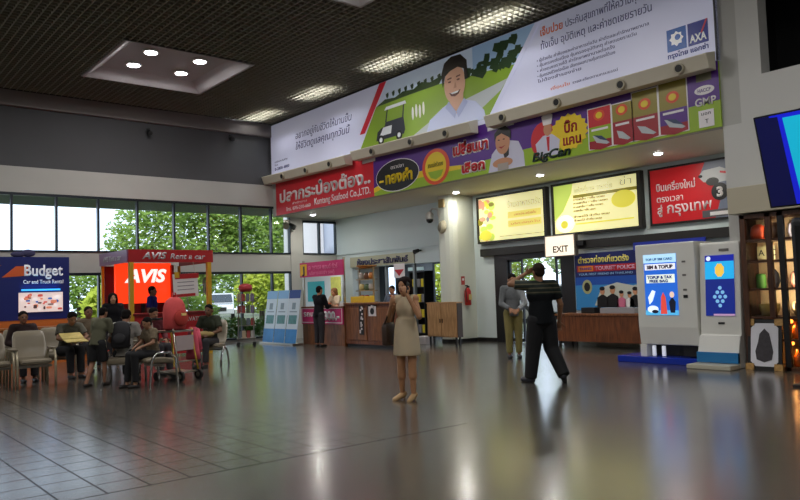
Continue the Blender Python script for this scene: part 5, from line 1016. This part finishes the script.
    for i in (0, 1):
        f = toe[i]; c_ = MB(); a_ = an[i] + Vector((0, 0, -.026 * h)); c_.limb(a_ - f * .018 * h, a_ + f * .09 * h + Vector((0, 0, -.003 * h)), .026 * h, .02 * h); c_.limb(a_ - f * .02 * h + Vector((0, 0, -.008 * h)), a_ + f * .092 * h + Vector((0, 0, -.008 * h)), .0165 * h, .0165 * h)
        link('shoe', remesh(c_, 'shoe', .011, 2), sm, t)
    return t
def cloth(name, c, var=.12, rough=.85, vs_=9): return mat(name, c, rough, var=var, vscale=vs_, bump=.15)
def face_to(x, y): return math.atan2(-x, y)
def seated(h, sx=.09, dz=0, fwd=.42, footy=None, sh=.44): return dict(hip=(0, 0, .5), kn=[(s * sx, fwd, .5) for s in (1, -1)], an=[(s * sx, (footy if footy is not None else fwd + .02), .075) for s in (1, -1)])

# woman in the cream dress on the phone
cream = cloth('dress_cream', (250, 238, 208), .05)
h = 1.55
wz = face_to(-.85, -.42)
pw = person('young woman in a short cream dress holding a phone to her cheek', (5.88, 7.03, 0), wz, h, lean=-.02, kn=[(.07, .03, .44), (-.075, .02, .44)], an=[(.085, -.01, .1), (-.085, .03, .1)], toe=[(.45, 1, -.35), (.05, 1, -.35)],
       el=[(.235, .02, .99), (-.225, .1, 1.03)], ha=[(.13, .15, 1.17), (-.1, .15, 1.29)], face=-.12, nod=.12, skin=(186, 136, 98), hair='long', hairc=(30, 20, 18), topc=cream, sleeve='cap', dress_hem=.55, shoe=(196, 160, 112), vox=.0085, build_=.8)
for s, (x, y) in ((1, (.085, -.03)), (-1, (-.085, .01))): MB().cone((x, y - .03, .07), (x, y - .03, .002), .014, .009, 10).build('shoe_heel', mat('shoe_196_160_112', (196, 160, 112)), pw)
def place_world(root_loc, rz, p): return Matrix.Translation(root_loc) @ Matrix.Rotation(rz, 4, 'Z') @ Matrix.Translation(p)
tag(MB().obox((0, 0, 0), (.012, .07, .14)).build('phone', M_black, None, bevel=.004), 'dark phone held to the cheek of the woman in cream', 'phone').matrix_world = place_world((5.88, 7.03, 0), wz, (-.095, .125, 1.385)) @ Matrix.Rotation(.3, 4, 'X')
bag = thing('shoulder_bag', 'dark brown shoulder bag hanging at the hip of the woman in cream', 'bag'); bag.matrix_world = place_world((5.88, 7.03, 0), wz, (.25, -.02, .82))
MB().loft([[(-.035 * s_, -.14 * s_, z), (.035 * s_, -.14 * s_, z), (.05 * s_, 0, z), (.035 * s_, .14 * s_, z), (-.035 * s_, .14 * s_, z), (-.05 * s_, 0, z)] for z, s_ in ((-.15, .8), (-.13, 1), (.08, 1), (.14, .8))]).build('bag_body', mat('bag_brown', (58, 40, 28), .5), bag, True, .01)
MB().tube([(0, -.12, .12), (-.06, -.08, .3), (-.11, -.02, .45), (-.115, .02, .455), (-.06, .09, .3), (0, .12, .12)], .012, 8).build('bag_strap', mat('bag_brown', (58, 40, 28), .5), bag, True)

# man walking away in dark clothes with a striped yoke
ms = bpy.data.materials.new('striped_shirt'); ms.use_nodes = True
n = ms.node_tree.nodes; l = ms.node_tree.links; b = n['Principled BSDF']; t = n.new('ShaderNodeTexCoord'); sp = n.new('ShaderNodeSeparateXYZ'); l.new(t.outputs['Object'], sp.inputs[0])
fr = math_('FRACT', math_('DIVIDE', sp.outputs[2], .06)); st = math_('MULTIPLY', math_('LESS_THAN', fr, .3), math_('MULTIPLY', math_('GREATER_THAN', sp.outputs[2], 1.25), math_('LESS_THAN', sp.outputs[2], 1.46)))
mx = n.new('ShaderNodeMix'); mx.data_type = 'RGBA'; l.new(st, mx.inputs[0]); mx.inputs[7].default_value = lin((112, 108, 84))
m2 = n.new('ShaderNodeMix'); m2.data_type = 'RGBA'; l.new(math_('GREATER_THAN', sp.outputs[2], 1.24), m2.inputs[0]); m2.inputs[6].default_value = lin((20, 25, 30)); m2.inputs[7].default_value = lin((46, 54, 48)); l.new(m2.outputs[2], mx.inputs[6]); l.new(mx.outputs[2], b.inputs['Base Color']); b.inputs['Roughness'].default_value = .85
mz = face_to(.5, .85)
person('man in dark loose clothes with striped shoulders walking away, one arm raised', (8.14, 6.74, 0), mz, 1.75, lean=.06, hip=.51, kn=[(.14, .05, .48), (-.12, .06, .48)], an=[(.22, -.17, .125), (-.17, .08, .085)], toe=[(.5, 1, -.6), (-.5, 1, 0)],
       el=[(.29, .0, 1.09), (-.42, .08, 1.4)], ha=[(.3, .1, .85), (-.17, .12, 1.54)], face=.1, skin=(150, 108, 78), hair='short', hairc=(44, 34, 26), topc=ms, sleeve='short', botc=cloth('trousers_black', (20, 21, 24)), shoe=(46, 48, 56), vox=.0085, build_=1.14, loose=1.35)
# man at the doorway
person('man in a pale shirt and khaki trousers standing in the doorway, head down', (10.72, 9.58, 0), face_to(-.6, -.8), 1.66, nod=.25, el=[(.23, .06, 1.05), (-.22, .1, 1.04)], ha=[(.1, .22, .95), (-.06, .24, .93)], skin=(168, 120, 88), topc=cloth('shirt_pale', (150, 154, 156), .25, vs_=16), sleeve='long', botc=cloth('khaki', (134, 124, 72)), shoe=(40, 40, 44))
# man at the tour booth
person('man in black at the tour booth counter, seen from behind', (10.45, 16.0, 0), face_to(.95, .2), 1.6, lean=.06, el=[(.2, .12, 1.02), (-.2, .14, 1.02)], ha=[(.12, .32, 1.06), (-.12, .32, 1.06)], topc=cloth('black_top', (24, 24, 32)), sleeve='long', botc=cloth('charcoal', (44, 42, 46)))
person('booth clerk with tan hair and cream top behind the pink price sign', (11.62, 16.95, 0), face_to(-1, -.1), 1.55, nod=.2, hair='long', hairc=(112, 76, 46), topc=cloth('cream_top', (196, 176, 148)), botc=cloth('charcoal', (44, 42, 46)), el=[(.2, .1, 1.0), (-.2, .1, 1.0)], ha=[(.1, .26, 1.06), (-.1, .26, 1.06)])
person('clerk in a pale blue shirt behind the wooden counter', (12.0, 14.85, 0), face_to(-1, -.35), 1.55, nod=.15, topc=cloth('blue_shirt_pale', (156, 168, 190)), botc=cloth('charcoal', (44, 42, 46)), el=[(.2, .1, 1.0), (-.24, .12, 1.08)], ha=[(.12, .28, 1.05), (-.2, .3, 1.2)])
person('attendant in a bright blue shirt inside the red rental booth', (6.75, 17.75, 0), face_to(.8, -.6), 1.72, topc=cloth('royal_blue', (30, 44, 140)), botc=cloth('charcoal', (44, 42, 46)), skin=(110, 74, 54))
person('woman with long dark hair in black, standing at left of the red booth', (5.3, 16.2, 0), face_to(-.2, -1), 1.55, hair='long', topc=cloth('black_top', (24, 24, 32)), sleeve='long', botc=cloth('charcoal', (44, 42, 46)), skin=(196, 150, 118))
# seated and standing travellers
sd = seated(1.62)
person('seated person in dark clothes behind the front taupe chair', (3.12, 14.35, 0), PI, 1.6, lean=.05, **sd, el=[(.25, .05, .68), (-.25, .05, .68)], ha=[(.14, .26, .62), (-.14, .26, .62)], topc=cloth('plum_dark', (62, 46, 46)), sleeve='long', botc=cloth('charcoal', (44, 42, 46)), skin=(128, 88, 66))
person('seated person in grey bent forward reading a yellow paper', (3.82, 14.25, 0), PI + .1, 1.65, lean=.42, nod=.3, **sd, el=[(.25, .3, .72), (-.25, .3, .72)], ha=[(.12, .47, .68), (-.12, .47, .68)], topc=cloth('grey_shirt', (98, 96, 84)), botc=cloth('trousers_black', (20, 21, 24)), skin=(140, 100, 74))
o = MB().obox((0, 0, 0), (.36, .26, .012), Matrix.Rotation(.35, 3, 'X')).obox((0, -.26, -.075), (.36, .25, .012), Matrix.Rotation(.15, 3, 'X')).build('newspaper', mat('news_yellow', (206, 186, 110), .7, var=.35, vscale=12)); o.location = (3.78, 13.78, .76); tag(o, 'yellowish newspaper spread on the lap of the bent reader', 'newspaper')
person('person in beige in the back row, head above the bent reader', (4.55, 15.4, 0), PI, 1.68, **sd, topc=cloth('beige_top', (150, 132, 108)), botc=cloth('charcoal', (44, 42, 46)), skin=(132, 92, 68), el=[(.25, .05, .72), (-.25, .05, .72)], ha=[(.14, .26, .64), (-.14, .26, .64)])
person('child in a grey-green shirt and black shorts leaning over, back to the camera', (3.74, 12.22, 0), face_to(.75, .5), 1.3, lean=.32, nod=.1, topc=cloth('sage_shirt', (122, 122, 98)), bot='shorts', botc=cloth('trousers_black', (20, 21, 24)), skin=(150, 106, 80), el=[(.2, .16, .76), (-.2, .16, .76)], ha=[(.13, .24, .56), (-.13, .24, .56)], an=[(.08, .06, .062), (-.08, -.16, .062)], kn=[(.075, .07, .36), (-.075, -.02, .36)])
person('seated person in a white shirt wearing a black backpack, black trousers', (4.16, 12.2, 0), face_to(.57, .82), 1.6, lean=.2, nod=.3, **sd, topc=cloth('white_shirt', (186, 182, 174)), botc=cloth('trousers_black', (20, 21, 24)), skin=(150, 106, 80), el=[(.25, .1, .7), (-.25, .1, .7)], ha=[(.14, .3, .62), (-.14, .3, .62)])
bk = thing('backpack', 'black backpack on the back of the seated person in white', 'backpack'); bk.matrix_world = place_world((4.16, 12.2, 0), face_to(.57, .82), (0, -.06, .76)) @ Matrix.Rotation(-.2, 4, 'X')
MB().loft([[(.15 * s_ * math.cos(2 * PI * k / 16), -.1 + .08 * s_ * math.sin(2 * PI * k / 16), z) for k in range(16)] for z, s_ in ((-.2, .7), (-.18, 1), (.1, 1), (.2, .85), (.24, .4))]).build('bag_body', mat('pack_black', (26, 26, 30), .7), bk, True); MB().ell((0, -.19, -.06), .1, .03, .09).build('pocket', mat('pack_black', (26, 26, 30), .7), bk, True)
for s in (-.1, .1): MB().tube([(s, -.05, .18), (s * 1.1, .06, .22), (s * 1.2, .14, .1), (s * 1.2, .1, -.1), (s, -.02, -.18)], .014, 8).build('strap', mat('pack_black', (26, 26, 30), .7), bk, True)
person('small seated person with black hair and patterned top beside the trolley', (4.38, 11.5, 0), face_to(-.98, -.14), 1.3, lean=.15, nod=.25, hip=(0, 0, .5), kn=[(.08, .36, .5), (-.08, .36, .5)], an=[(.08, .4, .062), (-.08, .34, .062)], topc=cloth('pattern_top', (120, 106, 84), .6, vs_=22), botc=cloth('trousers_black', (20, 21, 24)), skin=(160, 118, 90), el=[(.18, .1, .68), (-.18, .1, .68)], ha=[(.1, .25, .62), (-.1, .25, .62)])
person('person in maroon sitting behind the trolley, hair tied back', (5.0, 13.22, 0), PI + .2, 1.58, lean=.1, nod=.2, **sd, hair='tied', topc=cloth('maroon_top', (96, 34, 42)), sleeve='long', botc=cloth('charcoal', (44, 42, 46)), skin=(150, 106, 80), el=[(.25, .05, .7), (-.25, .05, .7)], ha=[(.14, .26, .62), (-.14, .26, .62)])
person('seated person in a dark olive shirt on the arched chrome chair', (6.42, 13.8, 0), face_to(-.8, -.7), 1.6, lean=.06, nod=.1, **sd, topc=cloth('olive_shirt', (56, 62, 46)), botc=cloth('charcoal', (44, 42, 46)), skin=(120, 84, 62), el=[(.25, .08, .7), (-.25, .08, .7)], ha=[(.12, .3, .64), (-.12, .3, .64)])
o = thing('lap_bag', 'tan and olive bag on the lap of the person in dark olive', 'bag'); o.matrix_world = place_world((6.42, 13.8, 0), face_to(-.8, -.7), (0, .27, .635)); MB().ell((0, 0, 0), .2, .12, .07).build('bag_body', mat('lap_bag', (150, 128, 76), .8, var=.4, vscale=9), o, True); MB().tube([(-.1, .02, .05), (-.05, .03, .12), (.05, .03, .12), (.1, .02, .05)], .01, 8).build('bag_handle', M_black, o, True)

# luggage trolley with the pink bag
t = thing('luggage_trolley', 'steel luggage trolley with yellow poles carrying a pink bag', 'trolley', (4.93, 11.9, 0), rad(20))
yl = mat('trolley_yellow', (196, 162, 52), .4, .2)
for s in (-.2, .2):
    MB().tube([(s, -.3, .12), (s, .15, .14), (s, .28, .2), (s, .36, .95), (s, .42, 1.02)], .016, 10).build('side_tube', yl if s > 0 else M_steel, t, True)
    MB().tube([(s, -.3, .12), (s, -.2, .5), (s, -.14, .86)], .014, 10).build('front_tube', yl if s > 0 else M_steel, t, True)
    w_ = MB().cone((s - .02, -.3, .085), (s + .02, -.3, .085), .085, .085, 18).build('wheel', M_black, t); MB().cone((s - .025, -.3, .085), (s + .025, -.3, .085), .04, .04, 12).build('hub', M_steel, w_)
    w_ = MB().cone((s * .9 - .02, .28, .07), (s * .9 + .02, .28, .07), .07, .07, 18).build('wheel', M_black, t)
MB().cone((-.2, .42, 1.02), (.2, .42, 1.02), .02, .02, 12).build('push_bar', M_black, t); MB().box(-.2, .2, -.3, .28, .13, .15).build('deck', M_steel, t)
q = MB()
for z in (.32, .5): q.cone((-.2, -.26 + (z - .12) * .26, z), (.2, -.26 + (z - .12) * .26, z), .012, .012, 8)
q.build('cross_bar', M_steel, t); MB().box(-.19, .19, -.2, -.18, .5, .74).build('notice_plate', mat('trolley_plate', (176, 160, 160), .5), t); MB().box(-.22, .22, -.18, .3, .8, .83).build('basket_floor', M_steel, t)
t = thing('pink_bag', 'soft coral pink bag with rounded top riding on the luggage trolley', 'bag', (4.93, 11.9, .83), rad(20))
coral = cloth('coral', (216, 84, 84), .15)
MB().loft([[(.21 * s_ * math.cos(2 * PI * k / 24), .04 + .15 * s_ * math.sin(2 * PI * k / 24), z) for k in range(24)] for z, s_ in ((0, .8), (.04, 1), (.3, 1.02), (.42, .92), (.5, .7), (.55, .35))]).build('bag_body', coral, t, True)
MB().ell((0, -.12, .2), .15, .05, .14).build('front_pocket', cloth('coral_dark', (176, 56, 48), .15), t, True); MB().box(-.04, .06, -.178, -.165, .24, .28).build('buckle', mat('bag_tag', (236, 206, 130), .4), t); MB().tube([(-.05, .04, .53), (-.03, .04, .62), (.03, .04, .62), (.05, .04, .53)], .012, 8).build('handle', coral, t, True)
t = thing('pink_jacket', 'pink jacket hanging from the right side of the luggage trolley', 'jacket', (5.23, 11.93, 0), rad(20)); MB().loft([[(.07 * s_ * math.cos(2 * PI * k / 18) * (1 + .15 * (k % 2)), .13 * s_ * math.sin(2 * PI * k / 18), z) for k in range(18)] for z, s_ in ((.32, 1.15), (.45, 1.1), (.7, .9), (.86, .6))]).build('jacket_body', cloth('pink_cloth', (206, 84, 104), .2), t, True); MB().limb((.03, -.08, .8), (.05, -.12, .5), .045, .04).build('jacket_sleeve', cloth('pink_cloth', (206, 84, 104), .2), t, True)
